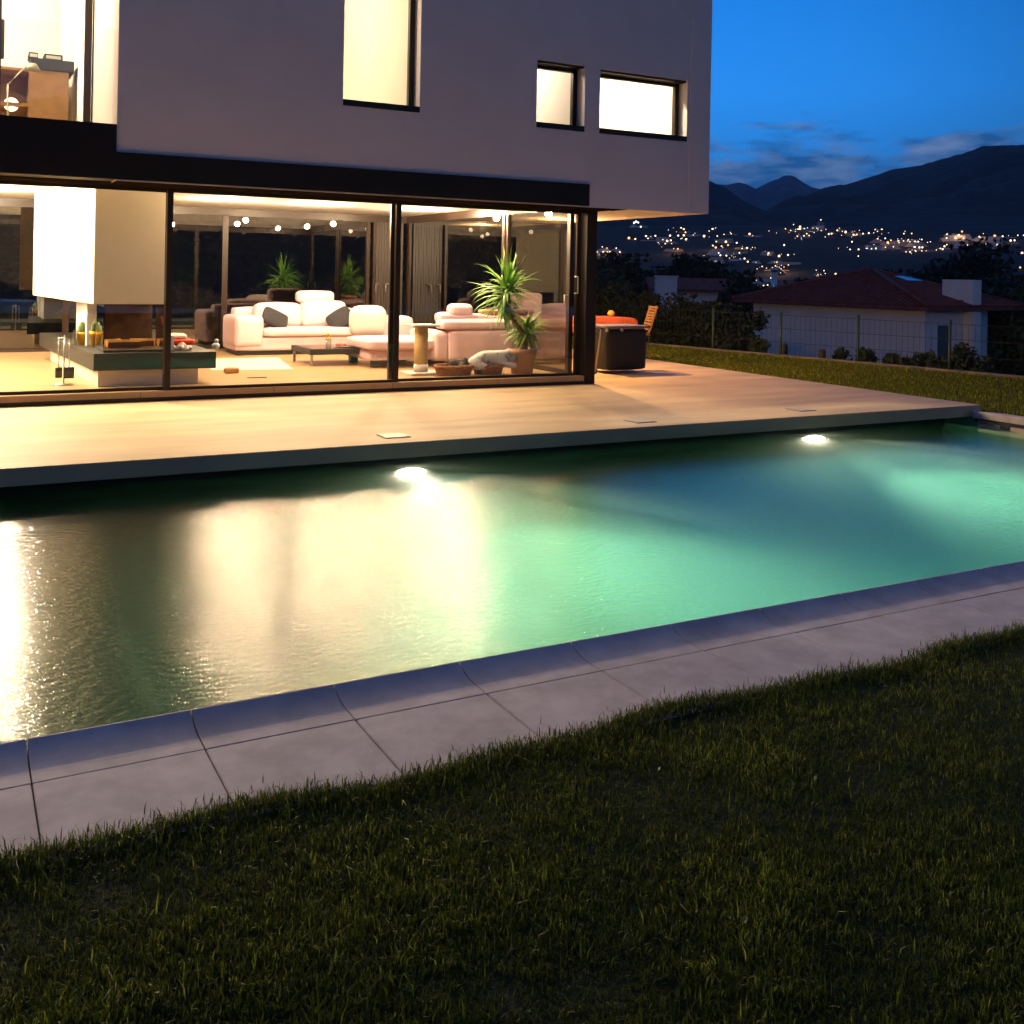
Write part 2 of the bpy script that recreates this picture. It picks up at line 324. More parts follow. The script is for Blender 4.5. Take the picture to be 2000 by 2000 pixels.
# upper terrace (loggia) at the left: set back glazing, glass balustrade, lit room
YL = 14.5
xa, xb = at(165, 120, y=YL).x, at(179, 120, y=YL).x
f = MB(); f.wall(XLEFT, XL-.001, 3.151, 6.0, YL, YL+.08, [(at(-700, 120, y=YL).x, at(1, 120, y=YL).x-.05, 3.22, 5.93), (at(2, 120, y=YL).x, xa, 3.22, 5.93), (xb, XL-.01, 3.22, 5.93)]); gw = f.build('window', FRAME, H)
p = MB(); p.box(at(2, 120, y=YL).x, xa, YL+.035, YL+.043, 3.22, 5.93); p.box(at(-700, 120, y=YL).x, at(1, 120, y=YL).x-.05, YL+.035, YL+.043, 3.22, 5.93); p.build('pane', GLASS, gw)
m = MB(); m.box(XLEFT, XL-.004, YW+.06, YW+.072, 3.171, 4.225); m.build('balustrade', BALG, H)
m = MB(); m.box(XLEFT, XL-.004, 18.3, 18.4, 3.151, 6.0); m.build('interior_wall', CREAM, H)
m = MB(); m.box(at(128, 100, y=17.2).x, XL-.004, 17.2, 18.29, 3.151, 6.0); m.build('interior_wall', INWHITE, H)
m = MB(); m.box(XLEFT, XL-.004, YW+.1, 18.4, 6.0, 6.1); m.build('ceiling', INWHITE, H)
# ground floor glazing
def door(x0, x1, y, name='sliding_door', handle=None):
    f = MB(); f.wall(x0, x1, .05, 2.565, y, y+.06, [(x0+.07, x1-.07, .155, 2.51)]); d = f.build(name, FRAME, H, bevel=.004)
    p = MB(); p.box(x0+.07, x1-.07, y+.025, y+.035, .155, 2.51); p.build('pane', GLASS, d)
    if handle:
        h = MB(); hx = handle; h.tube([(hx, y-.001, 1.335), (hx, y-.05, 1.335), (hx, y-.05, 1.58), (hx, y-.001, 1.58)], .011, 8); h.build('handle', CHROME, d)
    return d
door(-3.4, -.55, YF); door(-.6, 2.345, YF+.075); door(2.275, 5.305, YF); door(5.19, 8.21, YF+.075, handle=None)
h = MB(); h.tube([(8.11, YF+.074, 1.335), (8.11, YF-.01, 1.335), (8.11, YF-.01, 1.58), (8.11, YF+.074, 1.58)], .012, 8); h.build('handle', CHROME, H)
m = MB(); m.box(XLEFT, 8.22, YF-.05, YF+.16, .0005, .048); m.box(XLEFT, 8.22, YF-.02, YF+.15, 2.566, 2.62); m.build('door_track', FRAME, H)
m = MB(); m.box(8.225, 8.4, YF-.06, YF+.16, .001, ZS); m.build('corner_post', FASC, H)
# back glazing and right glazing
m = MB(); bx = [XLEFT, -1.2, 1.75, at(440, 500, y=YB).x, at(722, 500, y=YB).x, at(742, 500, y=YB).x, XG-.05]
for x in bx[1:4]: m.box(x-.05, x+.05, YB, YB+.07, ZF, 2.6)
m.box(bx[4]-.06, bx[4], YB-.01, YB+.07, ZF, 2.6); m.box(bx[4]+.07, bx[4]+.12, YB-.02, YB+.07, ZF, 2.6)
m.box(XLEFT, XG, YB, YB+.07, 2.58, ZC-.001); m.box(XLEFT, XG, YB, YB+.07, ZF, ZF+.07); bw = m.build('rear_window', FRAME, H)
m = MB(); m.box(XLEFT, bx[4]-.03, YB+.03, YB+.04, ZF+.07, 2.58); m.build('pane', GLASS2, bw)
PANEL = mat('ribbed_panel', (.022, .016, .012), .5)
m = MB(); x = bx[4]+.13
while x < XG-.12: m.box(x, x+.05, YB-.015, YB+.05, ZF+.071, 2.579); x += .058
m.build('shutter_panel', PANEL, H)
for px in (738, 757):
    a = at(px, 560, y=YB-.02); m = MB(); m.tube([(a.x, YB-.02, a.z+.06), (a.x, YB-.07, a.z+.06), (a.x-.06, YB-.075, a.z+.05)], .014, 6); m.tube([(a.x-.06, YB-.07, a.z+.06), (a.x-.06, YB-.07, a.z-.12)], .014, 6); m.build('handle', CHROME, H)
m = MB(); ym = at(985, 500, x=XG).y
m.box(XG-.03, XG+.05, ym-.05, ym+.05, ZF, 2.58); m.box(XG-.03, XG+.05, ym-.17, ym-.1, ZF, 2.58)
m.box(XG-.03, XG+.05, YB-.12, YB-.01, ZF, 2.58); m.box(XG-.03, XG+.05, YF+.165, YB, 2.58, ZC-.001); m.box(XG-.03, XG+.05, YF+.165, YB, ZF, ZF+.07)
m.box(XG-.025, XG+.045, YF+.17, YF+.26, ZF, 2.58); sw = m.build('side_window', FRAME, H)
m = MB(); m.box(XG, XG+.01, YF+.2, YB, ZF+.07, 2.58); m.build('pane', GLASS2, sw)
a = at(1108, 585, x=XG-.04); m = MB(); m.tube([(XG-.03, a.y, a.z+.07), (XG-.09, a.y, a.z+.07), (XG-.09, a.y, a.z-.1)], .012, 6); m.build('handle', CHROME, sw)
m = MB(); m.box(XLEFT, XLEFT+.1, 12.9, YB, ZF, ZC); m.build('interior_wall', INWHITE, H)
# ceiling downlights; front-glass and far-left ones unseen, added to light deck, hood and paving
DL = [(3.85, 16.98), (4.0, 14.95), (5.45, 16.93), (5.72, 15.06), (7.35, 15.1), (7.35, 17.0), (2.2, 17.2), (.55, 14.9), (.4, 17.0), (-1.3, 15.0), (-1.3, 17.0), (-3.2, 15), (-3.2, 17), (-5, 15), (-5, 17), (3.3, 13.25), (4.6, 13.34), (7.15, 13.34), (-.8, 13.34)]
BULB = emat('downlight_bulb', (1., .8, .55), 60.)
for i, (x, y) in enumerate(DL):
    q = MB(); q.lathe([(.045, -.004), (.05, -.012), (.062, -.01), (.065, 0)], (x, y, ZC-.0005), 20); d = q.build('downlight', CHROME, H)
    q = MB(); q.lathe([(.0005, -.006), (.046, -.006)], (x, y, ZC), 20); q.build('bulb', BULB, d)
    l = lamp('POINT', 'lamp', (x, y, ZC-.09), (P_LEFT if x < 1.5 else P_DOWN)*(.32 if x == 3.3 else .42 if y < 14 else 1.7 if x == .55 else 1), (1., .76, .5) if x < 1.5 else (1., .69, .42), d, .05)
for x, y in ((9.05, 15.15), (9.05, 18.)):
    q = MB(); q.lathe([(.045, -.004), (.05, -.012), (.062, -.01), (.065, 0)], (x, y, ZS-.0005), 20); d = q.build('downlight', CHROME, H)
    q = MB(); q.lathe([(.0005, -.006), (.046, -.006)], (x, y, ZS), 20); q.build('bulb', BULB, d)
    lamp('POINT', 'lamp', (x, y, ZS-.09), P_DOWN*1.9, WARM, d, .05)
# lamps of the upper rooms
def pendant(x, y, z, p, col=WARM2):
    q = MB(); q.lathe([(.001, .0), (.16, .0), (.17, .03), (.16, .06), (.001, .06)], (x, y, z), 20); d = q.build('ceiling_lamp', emat('lamp_glow%d' % len(MATS), (1., .82, .55), 8.), H)
    lamp('POINT', 'lamp', (x, y, z-.1), p, col, d, .12)
pendant(3.0, 14.6, 5.88, P_UP*.9); pendant(6.8, 13.9, 5.1, P_UP*.36, (1., .8, .66)); pendant(8.7, 13.4, 5.7, P_UP*1.6, (1., .85, .62)); pendant(-.2, 16.0, 5.9, P_UP*1.3); pendant(-2.6, 16.0, 5.9, P_UP*1.3); pendant(0.2, 13.3, 5.94, P_UP*.35)
#PART2
# ------------------------------------------------------------------ fireplace
a = at(186.4, 756, z=ZF); fyn = a.y
T = thing('fireplace', 'white open fireplace with hanging hood, glass sided firebox and dark stone hearth', 'fireplace', (2, 14.2, ZF))
HOODM = mat('hood_plaster', (.86, .77, .58), .8, var=.02)
def skew(x0, x1, y0, y1, dx): return [(x0, y0), (x1, y0), (x1+dx*.2, y1), (x0+dx, y1)]
m = MB(); m.prism(skew(1.53, 2.39, 13.56, 17.6, -.42), 1.135, ZC-.001); m.build('hood', HOODM, T, bevel=.006)
m = MB(); m.prism(skew(1.535, 3.0, 13.46, 17.9, -.3), .325, .535); m.build('hearth_slab', STONE, T, bevel=.004)
m = MB(); m.prism(skew(1.60, 2.8, 13.57, 17.6, -.22), ZF+.001, .324); m.build('plinth', HOODM, T)
m = MB(); m.box(1.60, 1.72, 14.85, 15.5, .536, 1.134); m.build('column', INWHITE, T); m = MB(); m.box(1.62, 2.3, 15.51, 16.4, .536, 1.134); m.build('column', INWHITE, T)
BRICK = mat('firebrick', (.09, .05, .025), .9, var=.4, vs=6)
m = MB(); m.box(1.70, 2.36, 14.4, 14.46, .536, 1.134); m.box(1.70, 2.36, 13.62, 14.4, .536, .56); m.build('firebox_back', BRICK, T)
m = MB(); m.box(1.66, 2.42, 13.6, 13.64, .536, .565); m.box(1.66, 1.685, 13.641, 14.4, .536, .566); m.box(1.66, 1.68, 13.6, 14.4, 1.10, 1.133); m.box(1.66, 1.685, 14.38, 14.42, .567, 1.099); m.build('firebox_frame', BLACKM, T)
FG = glassmat('fire_glass', (.75, .68, .5), k=2.5)
m = MB(); m.box(1.66, 1.672, 13.62, 14.38, .566, 1.099); m.build('glass_pane', FG, T); m = MB(); m.box(2.37, 2.382, 13.62, 14.18, .566, 1.13); m.build('glass_pane', FG, T)
LOG = mat('split_log', (.55, .33, .14), .8, var=.25, vs=10)
for i, (x, y, rz, l, lb) in enumerate(((1.95, 13.95, .15, .42, 'split pale log lying across the middle of the fireplace'), (2.2, 14.15, -.25, .3, 'split log at the right end of the firebox'), (1.82, 14.1, .6, .25, 'short log at the left end of the firebox behind the glass side'))):
    R = Euler((0, 0, rz)).to_matrix(); q = MB(); V = []
    for u in (-l/2, l/2):
        for k in range(7):
            w = 2*math.pi*k/7; V.append(R@Vector((u, .06*math.cos(w)*(1 if k < 4 else .6), .055*math.sin(w)))+Vector((x, y, .62)))
    q.add(V, [tuple(range(7)), tuple(range(13, 6, -1))]+[(k, 7+k, 7+(k+1) % 7, (k+1) % 7) for k in range(7)])
    tag(q.build('log', LOG), lb, 'log', 'logs in the fireplace')
# things on the hearth
HZ = .537
def onh(px, py): p = at(px, py, z=HZ); return p
YEL = mat('yellow_glaze', (.8, .42, .03), .3); CACT = mat('cactus_green', (.08, .13, .03), .7, var=.3, vs=30)
p = onh(139, 664); p.y = min(p.y, 16.2); p = at(139, 664, y=15.6)
def cactus_pot(x, y, z, s, lb):
    t = thing('cactus_pot', lb, 'potted cactus', (x, y, z), 'cactus pots on the hearth')
    q = MB(); q.lathe([(.001, .001), (.055*s, .001), (.075*s, .15*s), (.082*s, .15*s), (.083*s, .19*s), (.07*s, .19*s), (.065*s, .15*s), (.001, .15*s)], (x, y, z), 20); q.build('pot', YEL, t)
    q = MB()
    for dx, dy, h in ((0, 0, .2), (.035, .01, .13), (-.03, -.01, .15)): q.lathe([(.03*s, .14*s), (.036*s, .18*s), (.034*s, (.14+h)*s-.02), (.018*s, (.14+h)*s), (.001, (.145+h)*s)], (x+dx*s, y+dy*s, z), 10)
    q.build('cactus', CACT, t)
cactus_pot(1.70, 15.02-.33, HZ, 1.05, 'yellow pot with a green cactus standing at the front left of the dark hearth')
p = at(121, 640, y=15.2); cactus_pot(1.565, 15.05, HZ, .9, 'smaller cactus pot just left of and behind the yellow one')
CLEAR = glassmat('drinking_glass', (.9, .92, .9), k=2.)
for i, dx in enumerate((.0, .06)):
    q = MB(); x = 1.475+dx; q.lathe([(.001, .001), (.028, .001), (.03, .2), (.027, .2), (.025, .01), (.001, .01)], (x, 15.0+i*.16, HZ), 14)
    tag(q.build('candle_glass', CLEAR), ('tall clear candle glass at the left edge of the hearth', 'tall clear candle glass next to the yellow cactus pot')[i], 'candle glass', 'tall glasses on the hearth')
p = at(318, 690, y=13.62); t = thing('matchstick_jar', 'white square jar of long matchsticks on the hearth beside the door frame', 'jar', (2.44, 13.75, HZ))
q = MB(); q.box(2.40, 2.50, 13.6, 13.7, HZ+.001, HZ+.2); q.build('jar', INWHITE, t, bevel=.008); q = MB()
for i in range(7): q.tube([(2.45+random.uniform(-.03, .03), 13.65+random.uniform(-.03, .03), HZ+.1), (2.42+random.uniform(-.08, .06), 13.65+random.uniform(-.05, .05), HZ+.42+random.uniform(-.05, .05))], .005, 5)
q.build('matchstick', mat('match_red', (.5, .12, .04), .7), t)
SHELL = mat('pale_shell', (.8, .74, .62), .6, var=.1, vs=20); q = MB()
for i in range(26):
    a = random.uniform(0, 6.28); rr = random.uniform(0, .13); q.ball((2.62+rr*math.cos(a), 13.68+rr*.7*math.sin(a), HZ+.03+.06*(1-rr/.13)*random.random()), random.uniform(.022, .04), (1.3, .8, .7), 8, Euler((random.random()*3, random.random()*3, random.random()*3)).to_matrix())
tag(q.build('seashell_heap', SHELL), 'heap of pale seashells on the hearth right of the door frame', 'seashells')
t = thing('serving_tray', 'red tray with white cloths on the right end of the dark hearth', 'tray', (2.9, 14.9, HZ))
RED = mat('red_plastic', (.62, .05, .02), .4); p = Vector((2.68, 0, 0))
q = MB(); q.soft(p.x-.26, p.x+.26, 14.45, 14.85, HZ+.02, HZ+.09, .03, 0); q.build('tray', RED, t); q = MB(); q.soft(p.x-.1, p.x+.16, 14.52, 14.75, HZ+.085, HZ+.16, .04, .02); q.build('cloth', SHELL, t)
p = at(416, 680, y=13.9); q = MB(); q.ball((p.x, 13.75, HZ+.05), .05, (1.1, 1, .9)); q.ball((p.x+.01, 13.75, HZ+.115), .03); tag(q.build('toy_figure', mat('toy_white_blue', (.6, .68, .75), .4)), 'small white and blue toy at the right corner of the hearth', 'toy')
# fire irons on the floor
p = at(132, 742, z=ZF); t = thing('fireplace_tool_set', 'slim black fireplace tool stand with pan and brush on the parquet', 'fireplace tools', (p.x-.1, p.y-.6, ZF)); x, y = p.x-.1, p.y-.6
q = MB(); q.lathe([(.001, .001), (.12, .001), (.12, .012), (.02, .02), (.001, .02)], (x, y, ZF), 20); q.build('base', CHROME, t)
q = MB(); q.tube([(x, y, ZF+.01), (x, y, ZF+.62)], .008); q.tube([(x-.07, y, ZF+.58), (x+.07, y, ZF+.58)], .006); q.build('stand', CHROME, t)
for dx in (-.06, .06):
    q = MB(); q.tube([(x+dx, y, ZF+.2), (x+dx, y, ZF+.58)], .006); q.build('rod', CHROME, t)
q = MB(); q.soft(x-.1, x-.02, y-.03, y+.03, ZF+.09, ZF+.22, .015, 0); q.build('brush', BLACKM, t); q = MB(); q.soft(x+.0, x+.12, y-.02, y+.02, ZF+.08, ZF+.22, .015, 0); q.build('pan', BLACKM, t)
# ------------------------------------------------------------------ sofas
DFAB = mat('dark_grey_fabric', (.018, .019, .024), .9, bump=.3, bs=120)
t = thing('sofa', 'wide pink leather sofa with one raised headrest facing the pool', 'sofa', (5.5, 18.2, ZF))
y0 = 17.72
m = MB(); m.box(4.34, 6.78, y0+.06, y0+.98, ZF+.001, ZF+.07); m.build('plinth', BLACKM, t)
m = MB(); m.soft(4.28, 6.84, y0, y0+1.02, ZF+.07, .44, .05, .01); m.build('base', LEATHER, t)
for x0, x1 in ((4.26, 4.76), (6.40, 6.86)):
    m = MB(); m.soft(x0, x1, y0-.02, y0+1.0, .13+ZF, .79, .09, .02); m.build('armrest', LEATHER, t)
m = MB(); m.soft(4.74, 6.42, y0-.05, y0+.7, .43, .585, .06, .025); m.build('seat_cushion', LEATHER, t)
m = MB(); m.soft(4.42, 6.70, y0+.72, y0+1.05, .40, .92, .08, .02); m.build('backrest', LEATHER, t)
R = Euler((-.18, 0, 0)).to_matrix()
m = MB(); m.soft(4.74, 5.56, y0+.48, y0+.78, .56, .99, .1, .05, R=R); m.build('back_cushion', LEATHER, t)
m = MB(); m.soft(5.58, 6.40, y0+.46, y0+.76, .56, 1.03, .1, .05, R=R); m.build('back_cushion', LEATHER, t)
m = MB(); m.soft(5.54, 6.22, y0+.62, y0+.86, 1.0, 1.22, .09, .02); m.build('headrest', LEATHER, t)
for x, w, lb, r in ((5.02, .22, 'dark grey cushion leaning flat in the left corner of the pink sofa', .5), (6.22, .22, 'dark grey patterned cushion tilted against the right arm of the pink sofa', -.6)):
    q = MB(); q.soft(x-w, x+w, y0+.22, y0+.34, .60, .60+2*w*.75, .05, .04, R=Euler((-.7, r*.9, 0)).to_matrix()); q = q.build('cushion', DFAB); tag(q, lb, 'cushion', 'dark cushions on the pink sofa'); q.location.z -= .03
# chaise
t = thing('armchair', 'pink leather lounge chair with broad seat, beside the scratching post', 'armchair', (6.15, 15.4, ZF))
for x in (5.78, 6.62):
    for y in (15.0, 16.0): m = MB(); m.box(x-.06, x+.06, y, y+.12, ZF+.001, ZF+.1); m.build('leg', BLACKM, t)
m = MB(); m.soft(5.66, 6.74, 14.95, 16.2, ZF+.1, .39, .05, .01); m.build('base', LEATHER, t)
m = MB(); m.soft(5.60, 6.76, 14.85, 15.95, .385, .56, .07, .03); m.build('seat_cushion', LEATHER, t)
m = MB(); m.soft(5.98, 6.80, 15.95, 16.35, .40, .86, .1, .03); m.build('backrest', LEATHER, t)
m = MB(); m.soft(5.72, 6.3, 15.9, 16.15, .54, 1.02, .14, .05); m.build('back_cushion', mat('white_leather', (.82, .74, .68), .45), t)
# loveseat seen from behind
t = thing('loveseat', 'pink leather loveseat seen from behind, next to the yucca', 'sofa', (7.4, 15.4, ZF))
m = MB(); m.box(6.9, 7.98, 14.95, 15.9, ZF+.001, ZF+.07); m.build('plinth', BLACKM, t)
m = MB(); m.soft(6.82, 8.03, 14.84, 15.95, ZF+.07, .45, .06, .01); m.build('base', LEATHER, t)
m = MB(); m.soft(6.90, 8.03, 14.74, 15.02, ZF+.09, .70, .07, .03); m.build('back_panel', LEATHER, t)
m = MB(); m.soft(6.66, 6.92, 14.8, 15.9, ZF+.09, .68, .1, .02); m.build('armrest', LEATHER, t)
m = MB(); m.soft(6.78, 8.04, 14.72, 15.08, .70, .86, .075, .015); m.build('backrest', LEATHER, t)
m = MB(); m.soft(6.86, 7.5, 15.0, 15.3, .8, .96, .07, .03); m.build('back_cushion', LEATHER, t)
m = MB(); m.soft(7.02, 7.42, 14.98, 15.2, .9, 1.1, .09, .02); m.build('headrest', LEATHER, t)
m = MB(); m.soft(7.5, 8.02, 15.02, 15.3, .8, .93, .06, .02, R=Euler((0, .06, 0)).to_matrix()); m.build('back_cushion', LEATHER, t)
q = MB(); q.soft(7.62, 7.98, 15.04, 15.24, .945, 1.01, .03, .015); tag(q.build('folded_blanket', mat('tan_blanket', (.5, .24, .1), .9)), 'folded tan blanket on top of the loveseat behind the yucca', 'blanket')
# coffee table
t = thing('coffee_table', 'low dark coffee table on slim metal legs before the pink sofa', 'table', (5.4, 15.95, ZF))
m = MB(); m.box(4.86, 6.0, 15.42, 16.45, .30, .385); m.build('tabletop', BLACKM, t, bevel=.004); m = MB(); m.box(4.9, 5.96, 15.46, 16.41, .384, .389); m.build('glass_top', mat('smoked_glass', (.05, .045, .04), .08), t)
for x in (4.9, 5.96):
    for y in (15.47, 16.4): q = MB(); q.box(x-.018, x+.018, y-.018, y+.018, ZF+.001, .30); q.build('leg', CHROME, t)
t = thing('flower_glass', 'glass with small yellow flowers on the coffee table', 'vase', (5.3, 16.0, .389))
q = MB(); q.lathe([(.001, .001), (.04, .001), (.045, .12), (.04, .12), (.037, .008), (.001, .008)], (5.32, 15.95, .389), 16); q.build('glass', CLEAR, t); q = MB()
for i in range(16): q.ball((5.32+random.uniform(-.05, .05), 15.95+random.uniform(-.05, .05), .389+random.uniform(.1, .2)), .016, n=6)
q.build('flower', mat('yellow_flower', (.6, .45, .08), .6), t)
t = thing('plate', 'white plate with red snacks on the coffee table', 'plate', (5.5, 15.8, .389))
q = MB(); q.lathe([(.001, .001), (.09, .001), (.15, .015), (.15, .02), (.09, .007), (.001, .007)], (5.52, 15.8, .389), 20); q.build('plate', INWHITE, t); q = MB()
for i in range(10): q.ball((5.47+random.uniform(-.07, .07), 15.8+random.uniform(-.05, .05), .42), .025, n=6)
q.build('snack', RED, t)
a, b, c = at(412, 724, z=ZF), at(572, 722, z=ZF), at(548, 700, z=ZF); q = MB(); q.prism([(a.x, a.y), (b.x, b.y), (b.x+.35, a.y+1.9), (a.x+.35, a.y+1.9)], ZF+.0005, ZF+.008)
tag(q.build('rug', mat('cream_rug', (.75, .68, .52), .95, bump=.4, bs=200)), 'thin cream rug on the parquet in front of the coffee table', 'rug')
p = at(452, 729, z=ZF); q = MB(); q.soft(p.x-.1, p.x+.1, p.y-.05, p.y+.05, ZF+.001, ZF+.08, .03, .01); tag(q.build('cat_toy', mat('brown_plush', (.4, .22, .08), .9)), 'small brown plush toy on the floor at the near edge of the rug', 'toy')
p = at(502, 738, z=ZF); q = MB(); q.box(p.x-.13, p.x+.13, p.y-.03, p.y+.03, ZF+.0005, ZF+.01); tag(q.build('floor_outlet', BLACKM), 'flat dark floor outlet in the parquet by the glass front', 'floor outlet')
# scratching post
t = thing('scratching_post', 'beige cat scratching post with a square top behind the glass', 'scratching post', (6.02, 13.85, ZF)); SIS = mat('sisal', (.68, .5, .22), .9, bump=.6, bs=130, dist=.004)
q = MB(); q.box(5.78, 6.28, 13.62, 14.08, ZF+.001, ZF+.035); q.build('base', SHELL, t, bevel=.005); q = MB(); q.tube([(6.02, 13.85, ZF+.03), (6.02, 13.85, .27)], .105, 24); q.build('sleeve', SHELL, t)
q = MB(); q.tube([(6.02, 13.85, .27), (6.02, 13.85, .82)], .1, 24); q.build('post', SIS, t); q = MB(); q.box(5.81, 6.24, 13.66, 14.06, .82, .845); q.build('top_plate', SHELL, t, bevel=.008)
# baskets, cat and dog
WICK = mat('wicker', (.36, .15, .06), .8, col2=(.14, .05, .02), vs=45, bump=.8, bs=70, dist=.01)
def basket(x, y, rx, ry, h, lb):
    t = thing('pet_basket', lb, 'basket', (x, y, ZF), 'wicker baskets by the glass front'); q = MB(); n = 28; V = []; F = []
    pr = [(.6, .001), (.86, .001), (1, h*.75), (.97, h*.75), (.82, .03), (.6, .03)]
    for u, z in pr:
        for k in range(n): V.append((x+rx*u*math.cos(2*math.pi*k/n), y+ry*u*math.sin(2*math.pi*k/n), ZF+z))
    for i in range(len(pr)):
        for k in range(n): F.append((i*n+k, i*n+(k+1) % n, ((i+1) % len(pr))*n+(k+1) % n, ((i+1) % len(pr))*n+k))
    q.add(V, F, True); q.add([(x+rx*.65*math.cos(2*math.pi*k/n), y+ry*.65*math.sin(2*math.pi*k/n), ZF+.031) for k in range(n)], [tuple(range(n))]); q.build('basket', WICK, t)
    q = MB(); q.tube([(x+rx*math.cos(2*math.pi*k/n), y+ry*math.sin(2*math.pi*k/n), ZF+h*.75) for k in range(n+1)], .025, 8, False); q.build('rim', WICK, t)
basket(6.44, 13.62, .30, .22, .17, 'low round wicker basket holding the dark curled cat'); basket(7.0, 13.62, .24, .2, .16, 'wicker basket under the white spotted dog')
def skin(name, pts, edges, rad, m, sub=2):
    me = bpy.data.meshes.new(name); me.from_pydata(pts, edges, []); o = bpy.data.objects.new(name, me); COL.objects.link(o)
    md = o.modifiers.new('skin', 'SKIN'); 
    if not me.skin_vertices: me.skin_vertices.new() if hasattr(me.skin_vertices, 'new') else None
    bpy.context.view_layer.objects.active = o
    for i, r in enumerate(rad): me.skin_vertices[0].data[i].radius = (r, r) if not isinstance(r, tuple) else r
    me.skin_vertices[0].data[0].use_root = True; md.use_smooth_shade = True
    s_ = o.modifiers.new('sub', 'SUBSURF'); s_.levels = s_.render_levels = sub; me.materials.append(m); return o
dm = mat('spotted_fur', (.78, .77, .7), .9, col2=(.2, .22, .2), vs=9, bump=.5, bs=90)
dm.node_tree.nodes['Color Ramp'].color_ramp.elements[0].position = .36; dm.node_tree.nodes['Color Ramp'].color_ramp.elements[1].position = .44
bz = .355
dog = skin('dog', [(6.72, 13.6, bz-.03), (6.88, 13.6, bz), (7.05, 13.6, bz-.01), (7.22, 13.58, bz+.01), (7.35, 13.56, bz+.04), (7.45, 13.53, bz+.01), (7.53, 13.5, bz-.05), (7.57, 13.49, bz-.08),
    (6.62, 13.58, .24), (6.52, 13.5, .25), (6.80, 13.5, .25), (6.92, 13.46, .25), (7.22, 13.5, .27), (7.3, 13.45, .25), (7.38, 13.43, .25), (7.37, 13.53, bz+.1), (7.385, 13.5, bz+.13)],
    [(0, 1), (1, 2), (2, 3), (3, 4), (4, 5), (5, 6), (6, 7), (0, 8), (8, 9), (0, 10), (10, 11), (3, 12), (12, 13), (13, 14), (4, 15), (15, 16)], [.13, .135, .125, .12, .1, .085, .05, .032, .06, .025, .07, .04, .06, .045, .035, .03, .012], dm)
tag(dog, 'white dog with grey spots asleep on a wicker basket by the glass', 'dog')
ear = MB(); ear.add([(7.36, 13.46, bz+.1), (7.45, 13.44, bz+.07), (7.42, 13.43, bz-.05), (7.37, 13.44, bz-.02), (7.385, 13.48, bz+.05)], [(0, 1, 2, 3), (0, 4, 1), (1, 4, 2), (2, 4, 3), (3, 4, 0)]); o_ = ear.build('ear', mat('dark_ear', (.09, .1, .1), .9)); o_.parent = dog
cat = skin('cat', [(6.36, 13.66, .22), (6.46, 13.7, .26), (6.57, 13.66, .27), (6.6, 13.56, .25), (6.53, 13.5, .24), (6.42, 13.47, .22), (6.33, 13.5, .2), (6.6, 13.52, .33), (6.57, 13.53, .31), (6.62, 13.58, .37)],
    [(0, 1), (1, 2), (2, 3), (3, 4), (4, 5), (5, 6), (3, 8), (8, 7), (8, 9)], [.07, .09, .09, .075, .06, .03, .015, .02, .05, .018], mat('black_fur', (.012, .012, .012), .85, bump=.5, bs=90))
tag(cat, 'black cat curled up in the left wicker basket', 'cat')
# ------------------------------------------------------------------ yucca
LEAFY = mat('yucca_leaf', (.17, .36, .05), .45, var=.35, vs=4); BARK = mat('yucca_bark', (.2, .13, .07), .9, var=.3, vs=20, bump=.6, bs=40)
def blades(q, c, n, lmin, lmax, w, pit=(-.4, 1.4), droop=.9, seg=6):
    for i in range(n):
        az = random.uniform(0, 6.283); pt = random.uniform(*pit); l = random.uniform(lmin, lmax); p = Vector(c)+Vector((random.uniform(-.03, .03), random.uniform(-.03, .03), random.uniform(-.1, .06))); V = []; F = []
        d = droop*random.uniform(.3, 1.2)*(1 if pt < 1.1 else .35)
        for s_ in range(seg+1):
            u = s_/seg; a_ = pt-d*u*u*1.4; dirv = Vector((math.cos(az)*math.cos(a_), math.sin(az)*math.cos(a_), math.sin(a_)))
            sd = Vector((-math.sin(az), math.cos(az), 0)); ww = w*(1-u**1.6)*(.45+min(.55, 2*u)); up = sd.cross(dirv)
            V += [p-sd*ww, p+up*ww*-.5, p+sd*ww]; p = p+dirv*l/seg
        for s_ in range(seg):
            k = s_*3; F += [(k, k+1, k+4, k+3), (k+1, k+2, k+5, k+4)]
        q.add(V, F, True)
yp = at(1020, 700, y=13.55); yx = yp.x
t = thing('yucca', 'tall potted yucca with two leafy heads behind the right glass door', 'potted plant', (yx, 13.55, ZF))
q = MB(); q.lathe([(.001, .001), (.16, .001), (.195, .3), (.225, .3), (.228, .37), (.2, .37), (.185, .32), (.001, .31)], (yx, 13.55, ZF), 32); q.build('pot', TERRA, t)
c1 = at(993, 572, y=13.5); c2 = at(1030, 640, y=13.55); c1.y = 13.55
q = MB(); q.tube([(yx, 13.55, .4), (yx+.02, 13.55, .7), (c1.x+.05, 13.55, 1.0), (c1.x+.01, 13.55, c1.z)], [.045, .04, .038, .035], 10); q.tube([(yx+.05, 13.56, .4), (c2.x, 13.56, c2.z)], [.035, .03], 10); q.build('trunk', BARK, t)
q = MB(); blades(q, (c1.x, 13.55, c1.z+.05), 85, .4, .7, .033); blades(q, (c1.x-.05, 13.55, c1.z-.12), 40, .34, .56, .03, (-1.3, -.1), .3); q.build('crown', LEAFY, t)
q = MB(); blades(q, (c2.x, 13.56, c2.z-.02), 75, .28, .5, .028, (-1.2, 1.2), .8); q.build('crown', LEAFY, t)
